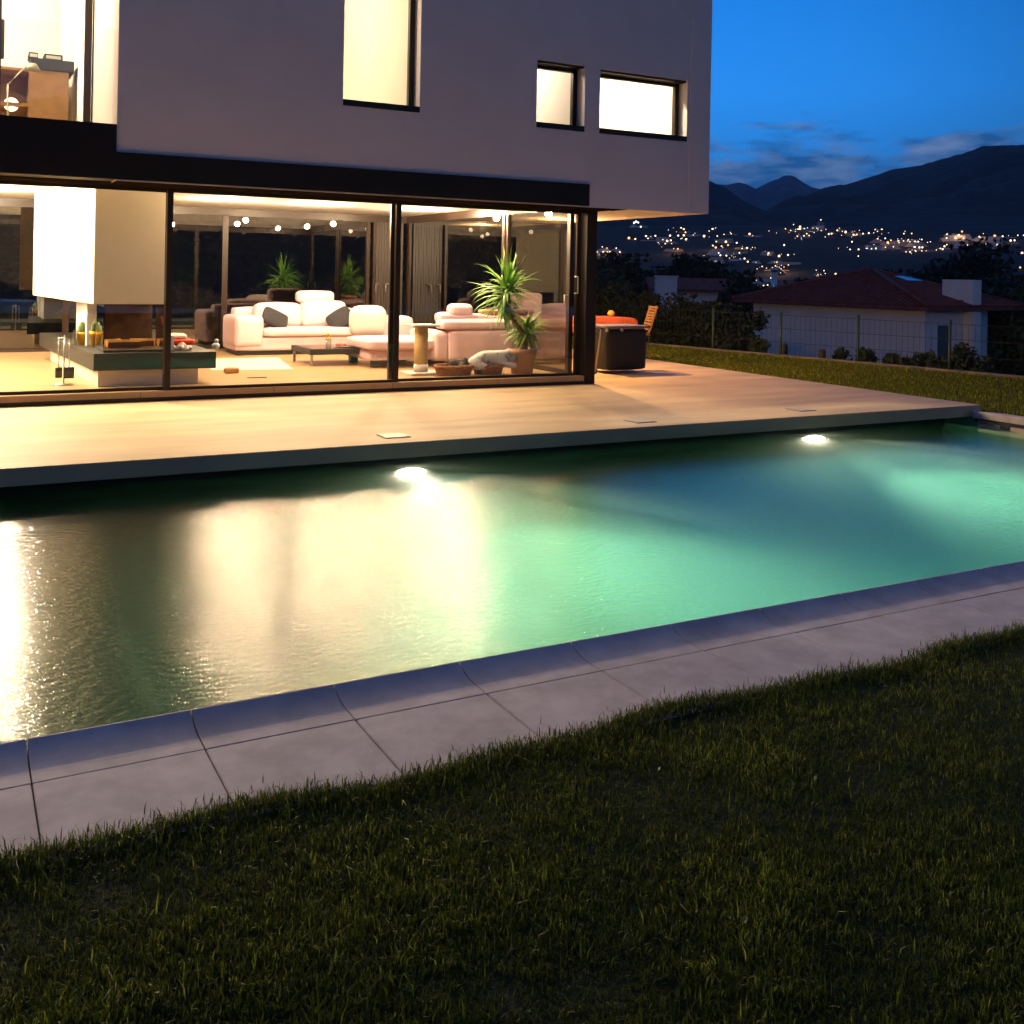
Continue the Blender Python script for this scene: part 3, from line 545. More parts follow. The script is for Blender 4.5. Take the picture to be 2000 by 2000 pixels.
# ------------------------------------------------------------------ upstairs study
cx0, cx1 = at(-40, 120, y=16.4).x, at(135, 120, y=16.4).x; zt = at(135, 142, y=16.4).z
t = thing('cabinet', 'brown wooden cabinet with a dark top and an open shelf in the lit upstairs room', 'cabinet', ((cx0+cx1)/2, 16.6, 3.151))
xm_ = at(57, 120, y=16.4).x
q = MB(); q.box(xm_, cx1, 16.4, 17.0, 3.152, zt); q.build('body', CABW, t, bevel=.004); q = MB(); q.box(cx0, xm_-.002, 16.95, 17.0, 3.152, zt); q.box(cx0, xm_-.002, 16.4, 16.95, zt-.04, zt); q.box(cx0, xm_-.002, 16.4, 16.95, zt-.55, zt-.5); q.build('shelf', CABW, t)
zt2 = at(135, 120, y=16.4).z; q = MB(); q.box(xm_+.02, cx1+.07, 16.38, 17.02, zt+.002, zt2); q.build('top', BLACKM, t, bevel=.006)
for px, w, lb in ((65, .1, 'small black stereo unit on the left of the cabinet top upstairs'), (104, .2, 'wide black stereo unit on the right of the cabinet top upstairs')):
    a = at(px, 118, y=16.5); s_ = thing('stereo', lb, 'stereo', (a.x, 16.6, zt2), 'stereo units on the upstairs cabinet'); q = MB(); q.box(a.x-w*.62, a.x+w*.62, 16.45, 16.8, zt2+.001, zt2+.09); q.build('body', BLACKM, s_, bevel=.006); q = MB(); q.box(a.x-w*.5, a.x+w*.5, 16.442, 16.449, zt2+.02, zt2+.065); q.build('display', mat('grey_display', (.45, .45, .38), .3), s_)
a = at(18, 195, y=16.2); t = thing('desk_lamp', 'lit jointed desk lamp beside the cabinet in the upstairs room', 'lamp', (a.x, 16.2, a.z)); b1 = at(15, 165, y=16.2); b2 = at(40, 140, y=16.2); b3 = at(55, 128, y=16.2)
q = MB(); q.tube([(a.x, 16.2, 3.2), (b1.x, 16.2, b1.z), (b2.x, 16.2, b2.z), (b3.x, 16.2, b3.z)], .014, 6); q.build('arm', mat('lamp_grey', (.3, .28, .2), .4), t); q = MB(); q.lathe([(.03, .05), (.05, .04), (.11, -.05), (.1, -.05), (.04, .03)], (b3.x+.06, 16.2, b3.z-.01), 16); q.build('shade', mat('lamp_grey'), t)
a = at(22, 204, y=16.6); q = MB(); q.ball((a.x, 16.6, a.z), .1); tag(q.build('glowing_globe', emat('globe_glow', (1, .8, .5), 6.)), 'small glowing round lamp on the low shelf upstairs', 'lamp')
a = at(-3, 80, y=15.6); q = MB(); q.box(a.x-.3, at(9, 60, y=15.6).x, 15.55, 15.62, at(0, 115, y=15.6).z, at(0, 38, y=15.6).z); tag(q.build('monitor', BLACKM, bevel=.01), 'black screen at the left edge of the upstairs room', 'monitor')
# ------------------------------------------------------------------ terrace furniture on the right
a = at(1167, 735, z=0); b = at(1263, 735, z=0); gx0, gx1, gy = at(1187, 660, y=14.05).x, at(1264, 660, y=14.05).x, 14.05
COVER = mat('black_cover', (.007, .0055, .006), .6, bump=.5, bs=8, dist=.03)
t = thing('barbecue', 'barbecue under a black cover with a steel side frame by the house corner', 'barbecue', ((gx0+gx1)/2, gy, 0))
q = MB(); q.soft(gx0, gx1, gy, gy+.62, .06, .74, .06, .03); q.build('cover', COVER, t); q = MB(); q.soft(gx0-.03, gx1+.04, gy-.04, gy+.64, .735, .79, .02, .005); q.build('lid', mat('grey_lid', (.2, .17, .15), .4), t)
for dy in (.05, .55):
    q = MB(); q.tube([(gx0-.2, gy+dy, .03), (gx0-.1, gy+dy, .72), (gx0-.18, gy+dy, .76), (gx0-.34, gy+dy, .77)], .016, 8); q.build('leg', CHROME, t)
q = MB(); q.tube([(gx0-.2, gy+.05, .05), (gx0-.2, gy+.55, .05)], .012, 6); q.build('crossbar', CHROME, t)
for px in (1184, 1213): k_ = at(px, 655, y=gy-.04); q = MB(); q.ball((k_.x, gy-.055, .72), .03); q.build('knob', CHROME, t)
for dy in (.08, .52): q = MB(); q.tube([(gx0-.2, gy+dy-.015, .06), (gx0-.2, gy+dy+.015, .06)], .058, 14); q.build('wheel', BLACKM, t)
tx0, tx1, ty0, ty1 = at(1062, 620, y=16.4).x, at(1243, 640, y=16.4).x, 16.4, 17.4
t = thing('garden_table', 'long terrace table on wooden legs under an orange cloth', 'table', ((tx0+tx1)/2, 16.9, 0)); zt = .80
q = MB(); q.box(tx0+.03, tx1-.03, ty0+.03, ty1-.03, zt-.035, zt-.002); q.build('tabletop', WOOD, t)
for x in (tx0+.12, tx1-.12):
    for y in (ty0+.12, ty1-.12): q = MB(); q.box(x-.03, x+.03, y-.03, y+.03, .001, zt-.036); q.build('leg', WOOD, t)
q = MB(); V = []; F = []; nx, ny = 40, 20; dr = .26
for i in range(nx+1):
    for j in range(ny+1):
        u, w = i/nx, j/ny; X = tx0-dr+(tx1-tx0+2*dr)*u; Y_ = ty0-dr+(ty1-ty0+2*dr)*w; ex = max(tx0-X, X-tx1, 0); ey = max(ty0-Y_, Y_-ty1, 0); z = zt+.003-max(ex, ey)
        xx = min(max(X, tx0-.012), tx1+.012); yy = min(max(Y_, ty0-.012), ty1+.012)
        rp = .025*math.sin(X*17)*min(1, ey*6); rq = .02*math.sin(Y_*15)*min(1, ex*6)
        V.append((xx+rq*(1 if X > tx1 else -1), yy-abs(rp)*(1 if Y_ < ty0 else -1), z))
for i in range(nx):
    for j in range(ny): k = i*(ny+1)+j; F.append((k, k+1, k+ny+2, k+ny+1))
q.add(V, F, True); cl = tag(q.build('tablecloth', mat('orange_cloth', (.68, .12, .035), .85, var=.2, vs=5, bump=.4, bs=20)), 'orange tablecloth with printed motifs hanging over the terrace table', 'tablecloth')
a = at(1188, 618, y=16.8); q = MB(); q.ball((a.x, 16.7, zt+.075), .07, (1, 1, .92)); tag(q.build('orange', mat('orange_fruit', (.85, .42, .06), .5, bump=.3, bs=90)), 'pale orange fruit lying on the orange tablecloth', 'fruit')
def folding_chair(x, y, rz, lb):
    t = thing('folding_chair', lb, 'chair', (x, y, 0), 'wooden folding chairs at the terrace table'); R = Euler((0, 0, rz)).to_matrix(); X = lambda p: R@Vector(p)+Vector((x, y, 0))
    def bar(a, b, w, h, nm):
        a, b = Vector(a), Vector(b); d = (b-a).normalized(); s_ = d.cross(Vector((0, 0, 1)) if abs(d.z) < .95 else Vector((0, 1, 0))).normalized(); u_ = s_.cross(d); q = MB()
        q.add([X(p+s_*i*w/2+u_*j*h/2) for p in (a, b) for i, j in ((-1, -1), (1, -1), (1, 1), (-1, 1))], [(3, 2, 1, 0), (4, 5, 6, 7), (0, 1, 5, 4), (1, 2, 6, 5), (2, 3, 7, 6), (3, 0, 4, 7)]); return q.build(nm, WOOD, t)
    for s_ in (-.22, .22):
        bar((s_, -.25, .001), (s_, .2, .52), .025, .04, 'leg'); bar((s_*.9, .25, .001), (s_*.9, -.18, .45), .025, .04, 'leg')
        bar((s_, .2, .50), (s_, .36, 1.02), .025, .04, 'back_post')
    q = MB()
    for i in range(7): yy = -.2+i*.063; q.add([X((a_, b_, c_)) for c_ in (.44, .458) for b_ in (yy, yy+.05) for a_ in (-.23, .23)], [(0, 2, 3, 1), (4, 5, 7, 6), (0, 1, 5, 4), (2, 6, 7, 3), (0, 4, 6, 2), (1, 3, 7, 5)])
    q.build('seat', WOOD, t); q = MB()
    for i in range(9):
        u = .08+i*.105; zz = .5+.52*u; yy = .2+.16*u; q.add([X((a_, yy+b_+.3*c_, zz+c_)) for c_ in (0, .038) for b_ in (-.022, -.006) for a_ in (-.205, .205)], [(0, 2, 3, 1), (4, 5, 7, 6), (0, 1, 5, 4), (2, 6, 7, 3), (0, 4, 6, 2), (1, 3, 7, 5)])
    q.build('backrest', WOOD, t)
a = at(1262, 640, y=16.75); folding_chair(a.x-.1, 16.95, -1.9, 'slatted wooden chair at the right end of the orange table, back turned to the fence')
a = at(1075, 690, y=15.9); folding_chair(a.x, 15.95, 2.6, 'slatted wooden chair at the near side of the orange table, behind the yucca')
#PART3
# ------------------------------------------------------------------ terrain, mountains
def tz(r, r0):
    return float(np.interp(r-r0, [-3, 0, 1.5, 6, 20, 40, 80, 140, 190, 420, 620, 900], [-.4, -.32, -.5, -1.9, -3.2, -4.2, -6.5, -8, -3, 22, 33, 38]))
def fr(az):
    s, c = math.sin(az), math.cos(az); d = s+.1702*c
    return min(38., 18.782/d) if d > .05 else 38.
def ground(x, y):
    az = math.atan2(x, y); r = math.hypot(x, y); return tz(r, fr(az)) if r > fr(az) else ZG
def ngrid(name, m, azs, rs, fz, kind='structure'):
    V = []
    for a in azs:
        for r in (rs(a) if callable(rs) else rs): V.append((math.sin(a)*r, math.cos(a)*r, fz(a, r)))
    n = len(V)//len(azs); F = [(i*n+j, (i+1)*n+j, (i+1)*n+j+1, i*n+j+1) for i in range(len(azs)-1) for j in range(n-1)]
    q = MB(); q.add(V, F, True); o = q.build(name, m); return struct(o, kind)
TER = mat('night_hillside', (.014, .022, .018), .95, col2=(.006, .011, .011), vs=.02, bump=.8, bs=.3, dist=2.)
from mathutils import noise
azs = [math.radians(d) for d in np.arange(-30, 100, .75)]
rel = [-.5, .2, 1, 2, 4, 6, 9, 14, 20, 30, 40, 60, 80, 110, 140, 170, 190, 215, 240, 270, 300, 330, 360, 390, 420, 460, 500, 550, 620, 760, 900]
ngrid('hillside', TER, azs, lambda a: [fr(a)+q for q in rel], lambda a, r: tz(r, fr(a))+(0 if r-fr(a) < 12 else min(1., (r-fr(a))/150)*3.2*noise.noise(Vector((math.sin(a)*r*.012, math.cos(a)*r*.012, 3)))))
def sil(pts):       # pixel silhouette -> (azimuth, tan elevation)
    o = []
    for px, py in pts: d = ray(px, py); o.append((math.atan2(d.x, d.y), d.z/math.hypot(d.x, d.y)))
    return [q[0] for q in o], [q[1] for q in o]
def mountain(name, m, pts, r0, r1, r2, rough, sc, zb=20.):
    A, E = sil(pts); az = np.linspace(A[0], A[-1], 260); nr = 46
    def fz(a, r):
        top = CZ+r1*float(np.interp(a, A, E)); u = (r-r0)/(r1-r0) if r <= r1 else 1-(r-r1)/(r2-r1); u = max(0., min(1., u)); p = Vector((math.sin(a)*r, math.cos(a)*r, 0))*sc
        h = noise.fractal(p, .9, 2.1, 6)*rough*(.25+.75*math.sin(math.pi*min(1, u*.96)))
        return zb-12+(top-zb+12)*(u**.85)+h*(1 if u < .98 else .35)
    return ngrid(name, m, list(az), list(np.linspace(r0, r1, nr))+list(np.linspace(r1, r2, 8))[1:], fz)
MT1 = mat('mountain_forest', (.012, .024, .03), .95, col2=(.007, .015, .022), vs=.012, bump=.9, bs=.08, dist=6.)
MT2 = mat('hazed_far_rock', (.035, .06, .10), .95, col2=(.025, .045, .08), vs=.006, bump=.8, bs=.03, dist=10.)  # paler blue base colour stands in for haze over the far peak
mountain('mountain_right', MT1, [(1380, 480), (1470, 448), (1540, 408), (1610, 371), (1661, 357), (1732, 338), (1789, 328), (1853, 312), (1890, 299), (1921, 290), (1954, 286), (2000, 283), (2200, 250), (2600, 215), (3200, 330)], 640, 1500, 2300, 26, .006, 25)
mountain('mountain_left', MT1, [(-2200, 330), (300, 300), (900, 320), (1250, 338), (1387, 353), (1420, 372), (1453, 396), (1495, 420), (1530, 438), (1600, 462), (1700, 480)], 620, 1050, 1500, 14, .008, 20)
A_ = np.radians(np.arange(95, 335, 2.)); ngrid('sky_block_ridge', MT1, list(A_), [260, 330, 420, 520, 640, 760], lambda a, r: -8+(r-260)/500*(105+28*math.sin(a*5)+14*math.sin(a*13))+6*noise.noise(Vector((math.sin(a)*r*.01, math.cos(a)*r*.01, 0))))  # unseen ridge behind the camera, added to keep sky reflections off the glazing
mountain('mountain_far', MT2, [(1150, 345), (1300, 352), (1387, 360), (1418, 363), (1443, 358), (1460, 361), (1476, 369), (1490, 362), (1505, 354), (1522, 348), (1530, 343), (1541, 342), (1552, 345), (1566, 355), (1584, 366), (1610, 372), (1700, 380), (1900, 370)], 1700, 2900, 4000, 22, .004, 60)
# ------------------------------------------------------------------ vegetation
def leaf_mesh(name, m, C, size, parent=None, elong=1.7):
    n = len(C); a = RNG.normal(size=(n, 3)); a /= np.linalg.norm(a, axis=1)[:, None]; b = RNG.normal(size=(n, 3)); b -= (a*b).sum(1)[:, None]*a; b /= np.linalg.norm(b, axis=1)[:, None]
    s = size*RNG.uniform(.6, 1.4, n)[:, None]; off = np.array(wloc(parent)) if parent else np.zeros(3); C = np.asarray(C)-off
    V = np.empty((n, 4, 3)); V[:, 0] = C-a*s*elong*.5; V[:, 1] = C+b*s*.5; V[:, 2] = C+a*s*elong*.5; V[:, 3] = C-b*s*.5
    me = bpy.data.meshes.new(name); me.vertices.add(4*n); me.vertices.foreach_set('co', V.ravel().astype(np.float32)); me.loops.add(4*n); me.loops.foreach_set('vertex_index', np.arange(4*n, dtype=np.int32))
    me.polygons.add(n); me.polygons.foreach_set('loop_start', np.arange(0, 4*n, 4, dtype=np.int32)); me.polygons.foreach_set('loop_total', np.full(n, 4, np.int32)); me.update(calc_edges=True)
    me.materials.append(m); o = bpy.data.objects.new(name, me); COL.objects.link(o)
    if parent: o.parent = parent
    return o
def cloud(c, rad, nclump, nleaf, cl=.35):
    C = []; rad = np.array(rad)
    for i in range(nclump):
        d = RNG.normal(size=3); d /= np.linalg.norm(d); p = np.array(c)+d*rad*RNG.uniform(.25, 1)**.5*RNG.uniform(.75, 1.08)
        k = nleaf//nclump; C.append(p+np.clip(RNG.normal(size=(k, 3)), -1.7, 1.7)*rad.mean()*cl*RNG.uniform(.5, 1.1))
    return np.concatenate(C)
LF = [mat('leaf_dark', (.014, .024, .009), .7, var=.4, vs=.8), mat('leaf_olive', (.035, .055, .016), .7, var=.4, vs=.8), mat('leaf_bright', (.12, .13, .025), .6, var=.4, vs=2.)]
TRK = mat('tree_bark', (.07, .05, .035), .9, var=.3, vs=5)
def tree(x, y, zb, h, w, lb, mi=0, n=5000, size=.22, name='tree', cat='tree', group=None, trunk=.32):
    t = thing(name, lb, cat, (x, y, zb), group); q = MB(); th = h*trunk; r0 = .035*h
    q.tube([(x, y, zb-.2), (x+.02*h, y, zb+th*.6), (x, y, zb+th*1.4), (x-.02*h, y, zb+h*.75)], [r0, r0*.75, r0*.5, r0*.15], 8)
    for i in range(6):
        a = random.uniform(0, 6.28); z0 = zb+th*random.uniform(.7, 1.5); q.tube([(x, y, z0), (x+.5*w*.6*math.cos(a), y+.5*w*.6*math.sin(a), z0+h*.2), (x+.5*w*.85*math.cos(a), y+.5*w*.85*math.sin(a), z0+h*.32)], [r0*.4, r0*.2, r0*.06], 5)
    q.build('trunk', TRK, t); C = cloud((x, y, zb+th+(h-th)*.5), (w*.5, w*.5, (h-th)*.5), 26, n, .3); leaf_mesh('crown', LF[mi], C, size, t); return t
def pxtree(px, py, r, wpx, lb, **k):
    d = ray(px, py); hz = math.hypot(d.x, d.y); x, y = d.x/hz*r, d.y/hz*r; top = CZ+d.z/hz*r; g = ground(x, y); w = wpx/FPX*r; return tree(x, y, g, (top-g)*.9, w, lb, **k)
GRP = 'dark trees beyond the fence'
for px, py, r, w, lb, mi in ((1180, 525, 70, 110, 'dark bushy tree just right of the house corner post', 1), (1232, 484, 78, 100, 'tall dark tree left of the town lights, above the wooden chair', 0), (1312, 508, 84, 90, 'dark round tree in front of the left town lights', 0), (1358, 466, 90, 80, 'tall narrow dark tree rising into the left town lights', 0),
    (1412, 512, 95, 90, 'dark tree left of the steel flue, before the town', 0), (1455, 530, 60, 70, 'low dark tree behind the left eave of the red roofed house', 0), (1575, 535, 110, 70, 'dark tree behind the red roof, right of the steel flue', 0), (1800, 508, 75, 120, 'broad dark tree left of the white chimney, behind the roof ridge', 0),
    (1876, 474, 80, 140, 'large dark tree towering over the white chimney', 0), (1955, 515, 70, 120, 'dark tree right of the white chimney', 0), (2010, 545, 48, 150, 'dense dark green tree at the right edge of the photo', 1), (1975, 600, 52, 110, 'low dark tree right of the white house', 0)):
    pxtree(px, py, r, w*1.25, lb, mi=mi, n=7500, size=.0034*r, group=GRP, trunk=.2)
def bush(x, y, z, h, w, lb, mi=0, n=1500, size=.09, group=None, name='shrub'):
    t = thing(name, lb, 'shrub', (x, y, z), group); q = MB()
    for i in range(6): a = random.uniform(0, 6.28); q.tube([(x, y, z-.1), (x+.2*w*math.cos(a), y+.2*w*math.sin(a), z+h*.5), (x+.4*w*math.cos(a), y+.4*w*math.sin(a), z+h*.9)], [.02, .013, .004], 5)
    q.build('stem', TRK, t); leaf_mesh('foliage', LF[mi], cloud((x, y, z+h*.52), (w*.45, w*.45, h*.42), 16, n, .3), size, t)
for i, (px, lb) in enumerate(((1185, 'nearest the house'), (1235, 'behind the wooden chair'), (1290, 'second from the wooden chair'), (1340, 'midway to the white neighbour house'), (1395, 'behind the middle fence post'), (1432, 'next to the white neighbour house'))):
    d = ray(px, 690); hz = math.hypot(d.x, d.y); az = math.atan2(d.x, d.y); r = fr(az)+2.6; x, y = math.sin(az)*r, math.cos(az)*r
    bush(x, y, ground(x, y), 2.15-.04*i, 1.7, 'dark garden shrub behind the wire fence, '+lb, 0, 5200, .07, 'tall dark shrubs behind the fence')
for px, top, w, lb in ((1482, 650, 30, 'at the left corner of the white house wall'), (1645, 675, 36, 'before the white wall, left of the fence post'), (1690, 672, 40, 'before the white wall, right of the fence post'), (1747, 678, 30, 'slender one left of the white house corner'), (1768, 685, 40, 'low one beside the white house corner'), (1803, 676, 48, 'right at the white house corner'), (1838, 690, 45, 'under the neighbour window'), (1886, 662, 46, 'tallest one before the white chimney pilaster'), (1925, 695, 44, 'at the far right end of the white house')):
    d = ray(px, top); az = math.atan2(d.x, d.y); r = fr(az)+.9; x, y = math.sin(az)*r, math.cos(az)*r; g = tz(r, fr(az)); zt_ = CZ+d.z/math.hypot(d.x, d.y)*r
    bush(x, y, g, (zt_-g)*.92, w/FPX*r*1.1, 'young shrub behind the wire fence, '+lb, 1, 420, .075, 'young shrubs along the fence')
# garden behind the living room
a = at(355, 560, y=22.5); bush(a.x, 22.5, ZG, 2.35, 2.0, 'bright olive green shrub lit by the room, seen through the rear glass', 2, 2600, .12, 'garden shrubs behind the living room')
a = at(380, 640, y=21.0); bush(a.x-.2, 21.0, ZG, 1.1, 1.6, 'low shrub below the bright olive shrub behind the rear glass', 2, 1500, .1, 'garden shrubs behind the living room')
for px, h, lb in ((100, 6, 'dark garden tree behind the fireplace'), (240, 6.2, 'dark garden tree between fireplace and rear mullion'), (500, 6, 'second dark garden tree right of the rear mullion'), (620, 6.2, 'tall dark garden tree right of the middle of the rear window'), (760, 6, 'dark garden tree behind the shutter panel'), (900, 6, 'dark garden tree seen through the middle of the side window'), (-80, 6, 'dark garden tree outside the far left of the glass front'), (430, 4.6, 'dark garden tree behind the rear window mullion'), (560, 5.2, 'dark garden tree behind the middle of the rear window'), (680, 4.8, 'dark garden tree at the right of the rear window'), (330, 5., 'dark garden tree at the left of the rear window'), (20, 5, 'dark garden tree far left behind the house')):
    a = at(px, 500, y=28.); tree(a.x, 28.+(px % 7)*.5, ZG, h+1.2, 4.8, lb, 0, 9000, .2, group='dark trees of the rear garden', trunk=.12)
# ------------------------------------------------------------------ fence
FG_ = mat('green_fence_paint', (.05, .075, .03), .5); WIRE = mat('fence_wire', (.03, .045, .02), .5, metal=.3)
t = thing('fence', 'green wire mesh fence with slim posts along the edge of the lawn', 'fence', (fx(17), 17, ZG)); us = Vector((-.1702, 1, 0)).normalized()
bp_ = []
for px, py in ((1267, 674), (1392, 684), (1524, 697), (1675, 712), (1854, 729)):
    az = math.atan2(ray(px, py).x, ray(px, py).y); r = fr(az); bp_.append((math.sin(az)*r, math.cos(az)*r))
dv = (Vector((*bp_[0], 0))-Vector((*bp_[1], 0))); bp_ = [tuple((Vector((*bp_[0], 0))+dv*k).xy) for k in (4, 3, 2, 1)]+bp_
dv = (Vector((*bp_[-1], 0))-Vector((*bp_[-2], 0))); bp_ += [tuple((Vector((*bp_[-1], 0))+dv*k).xy) for k in (1, 2, 3)]
for x, y in bp_: q = MB(); q.tube([(x, y, ZG-.3), (x, y, ZG+1.0)], .028, 8); q.build('post', FG_, t)
for (x0, y0_), (x1, y1_) in zip(bp_[:-1], bp_[1:]):
    q = MB(); L_ = math.hypot(x1-x0, y1_-y0_); n = int(L_/.12)
    for i in range(1, n): u = i/n; X, Y_ = x0+(x1-x0)*u, y0_+(y1_-y0_)*u; q.tube([(X, Y_, ZG+.02), (X, Y_, ZG+.93)], .0035, 4, False)
    for z in (.04, .33, .63, .92): q.tube([(x0, y0_, ZG+z), (x1, y1_, ZG+z)], .005, 4, False)
    q.build('mesh_panel', WIRE, t)
q = MB(); e0, e1 = Vector((fx(34), 34, 0)), Vector((fx(-14), -14, 0)); s_ = Vector((1, .17, 0)).normalized()*.06
q.add([e0-s_+Vector((0, 0, ZG-.1)), e0+s_+Vector((0, 0, ZG-.1)), e1+s_+Vector((0, 0, ZG-.1)), e1-s_+Vector((0, 0, ZG-.1)), e0-s_+Vector((0, 0, ZG+.06)), e0+s_+Vector((0, 0, ZG+.06)), e1+s_+Vector((0, 0, ZG+.06)), e1-s_+Vector((0, 0, ZG+.06))], [(3, 2, 1, 0), (4, 5, 6, 7), (0, 1, 5, 4), (1, 2, 6, 5), (2, 3, 7, 6), (3, 0, 4, 7)])
struct(q.build('kerb', mat('kerb_stone', (.3, .24, .17), .9, var=.2, vs=3)))
for px, py, lb in ((1532, 672, 'short dark stump post just right of a tall fence post'), (1606, 682, 'short dark stump post alone before the white wall')):
    az = math.atan2(ray(px, py).x, ray(px, py).y); r = fr(az)+.3; x, y = math.sin(az)*r, math.cos(az)*r; zt_ = CZ+ray(px, py).z/math.hypot(*ray(px, py).xy)*r
    q = MB(); q.lathe([(.07, -.3), (.075, zt_-tz(r, fr(az))-.04), (.06, zt_-tz(r, fr(az))), (.001, zt_-tz(r, fr(az)))], (x, y, tz(r, fr(az))), 10); tag(q.build('wooden_post', TRK), lb, 'post', 'stump posts behind the fence')
# ------------------------------------------------------------------ neighbour houses
def pr_(px, py, r): d = ray(px, py); h = math.hypot(d.x, d.y); return Vector((d.x/h*r, d.y/h*r, CZ+d.z/h*r))
A = pr_(1472, 590, 48.); B = pr_(1807, 602.6, 42.); ez = .5*(A.z+B.z); A.z = B.z = ez
ux = (B-A); LN = ux.length; ux.normalize(); vy = Vector((-ux.y, ux.x, 0)); vy = vy if vy.dot(FW) > 0 else -vy
dep = 1.
for dd in np.arange(.5, 9, .05):
    q = B+vy*dd; dq = q-Vector((0, 0, CZ)); s_ = CX+FPX*dq.dot(CR)/dq.dot(FW)
    if s_ > 1928: dep = dd; break
NW = mat('neighbour_plaster', (.86, .84, .8), .9, var=.06, vs=1.); TILE = mat('roof_tile', (.2, .055, .045), .8, var=.3, vs=3)
t = thing('neighbour_house', 'low white house with a red tiled hip roof beyond the fence', 'house', (B.x, B.y, ez-3.2))
dep = max(dep, 3.)
q = MB(); w0 = .0; q.prism([tuple(A.xy), tuple(B.xy), tuple((B+vy*dep).xy), tuple((A+vy*dep).xy)], ez-4.5, ez+.12); q.build('wall', NW, t)
oh = .55; zup = Vector((0, 0, .1)); c_ = [A-ux*(oh+.25)-vy*oh, B+ux*oh-vy*oh, B+ux*oh+vy*(dep+oh+1.2), A-ux*(oh+.25)+vy*(dep+oh+1.2)]; c_ = [v+zup for v in c_]; rz_ = pr_(1705, 530, 45.5).z
md = (dep+1.2)/2; k1 = None
best = min(np.arange(0, LN, .05), key=lambda s: abs(CX+FPX*((A+ux*s+vy*md-Vector((0, 0, CZ))).dot(CR))/((A+ux*s+vy*md).dot(FW))-1705))
rg1 = A+ux*(best)+vy*md; rg0 = A+ux*(max(1.2, LN-best+.6))+vy*md if LN-best+.6 < best else rg1-ux*.4; rg0.z = rg1.z = rz_
q = MB(); V = [*c_, rg0, rg1]; V = [tuple(v) for v in V]+[(v.x, v.y, v.z-.14) for v in c_]
q.add(V, [(0, 1, 5, 4), (1, 2, 5), (2, 3, 4, 5), (3, 0, 4), (0, 6, 7, 1), (1, 7, 8, 2), (2, 8, 9, 3), (3, 9, 6, 0), (6, 9, 8, 7)])
def rows(p0, p1, ap0, ap1, n):      # round tile rows running up the slope
    for i in range(n):
        u = (i+.5)/n; a = Vector(p0).lerp(Vector(p1), u); 
        if u < .5: 
            f = min(1, u/max(.001, (ap0[1]))); b = Vector(p0).lerp(Vector(ap0[0]), f)
        else:
            f = min(1, (1-u)/max(.001, (1-ap1[1]))); b = Vector(p1).lerp(Vector(ap1[0]), f)
        if ap0[1] < u < ap1[1]: b = Vector(ap0[0]).lerp(Vector(ap1[0]), (u-ap0[1])/(ap1[1]-ap0[1]))
        q.tube([a+Vector((0, 0, .02)), b+Vector((0, 0, .02))], .05, 6, False)
L0 = (c_[1]-c_[0]).length; rows(c_[0], c_[1], (rg0, (rg0-c_[0]).dot(ux)/L0), (rg1, (rg1-c_[0]).dot(ux)/L0), 44)
L1 = (c_[2]-c_[1]).length; rows(c_[1], c_[2], (rg1, .499), (rg1, .501), 26)
for p in (c_[0], c_[1], c_[2]): q.tube([Vector(p)+Vector((0, 0, .04)), (rg0 if p is c_[0] else rg1)+Vector((0, 0, .06))], .09, 8)
q.tube([rg0+Vector((0, 0, .06)), rg1+Vector((0, 0, .06))], .09, 8); rf = q.build('roof', TILE, t)
# chimney with pilaster on the side wall
pc = None
for dd in np.arange(0, dep, .02):
    s_ = CX+FPX*((B+vy*dd+ux*.35-Vector((0, 0, CZ))).dot(CR))/((B+vy*dd+ux*.35).dot(FW))
    if s_ > 1896: pc = dd; break
pc = pc or dep*.7; q = MB(); zc1 = pr_(1870, 546, 43).z; o0 = B+vy*pc+ux*.02
q.prism([tuple((o0+ux*.0-ux*.95).xy), tuple((o0+ux*.42).xy), tuple((o0+ux*.42+vy*.5).xy), tuple((o0-ux*.95+vy*.5).xy)], ez+.35, zc1); q.prism([tuple((o0).xy), tuple((o0+ux*.42).xy), tuple((o0+ux*.42+vy*.5).xy), tuple((o0+vy*.5).xy)], ez-4.5, ez+.349)
q.build('chimney', NW, t)
fp = pr_(1512, 566, 48.); ft = pr_(1512, 524, 48.); q = MB(); q.tube([fp-Vector((0, 0, .6)), ft-Vector((0, 0, .12))], .13, 14); q.tube([ft-Vector((0, 0, .13)), ft-Vector((0, 0, .02)), ft+Vector((0, 0, .05))], [.15, .15, .02], 14); q.build('flue', CHROME, t)
wq = None
for dd in np.arange(0, dep, .02):
    s_ = CX+FPX*((B+vy*dd-Vector((0, 0, CZ))).dot(CR))/((B+vy*dd).dot(FW))
    if s_ > 1832: wq = dd; break
wq = wq or .5; q = MB(); o0 = B+vy*wq; q.prism([tuple((o0-ux*.05).xy), tuple((o0+ux*.015).xy), tuple((o0+vy*.75+ux*.015).xy), tuple((o0+vy*.75-ux*.05).xy)], ez-2.0, ez-.62); q.build('window', mat('dark_pane', (.01, .012, .016), .15), t)
q = MB(); s0 = rg1.lerp(c_[1], .28)+(c_[2]-c_[1]).normalized()*1.3; nrm = ((c_[2]-c_[1]).cross(rg1-c_[1])).normalized(); nrm = nrm if nrm.z > 0 else -nrm; e_ = (c_[2]-c_[1]).normalized(); f_ = nrm.cross(e_)
q.add([s0+nrm*h_+e_*a_*.5+f_*b_*.35 for h_ in (.0, .12) for a_, b_ in ((-1, -1), (1, -1), (1, 1), (-1, 1))], [(3, 2, 1, 0), (4, 5, 6, 7), (0, 1, 5, 4), (1, 2, 6, 5), (2, 3, 7, 6), (3, 0, 4, 7)]); q.build('skylight', mat('skylight_glass', (.3, .35, .4), .1, metal=.6), t)
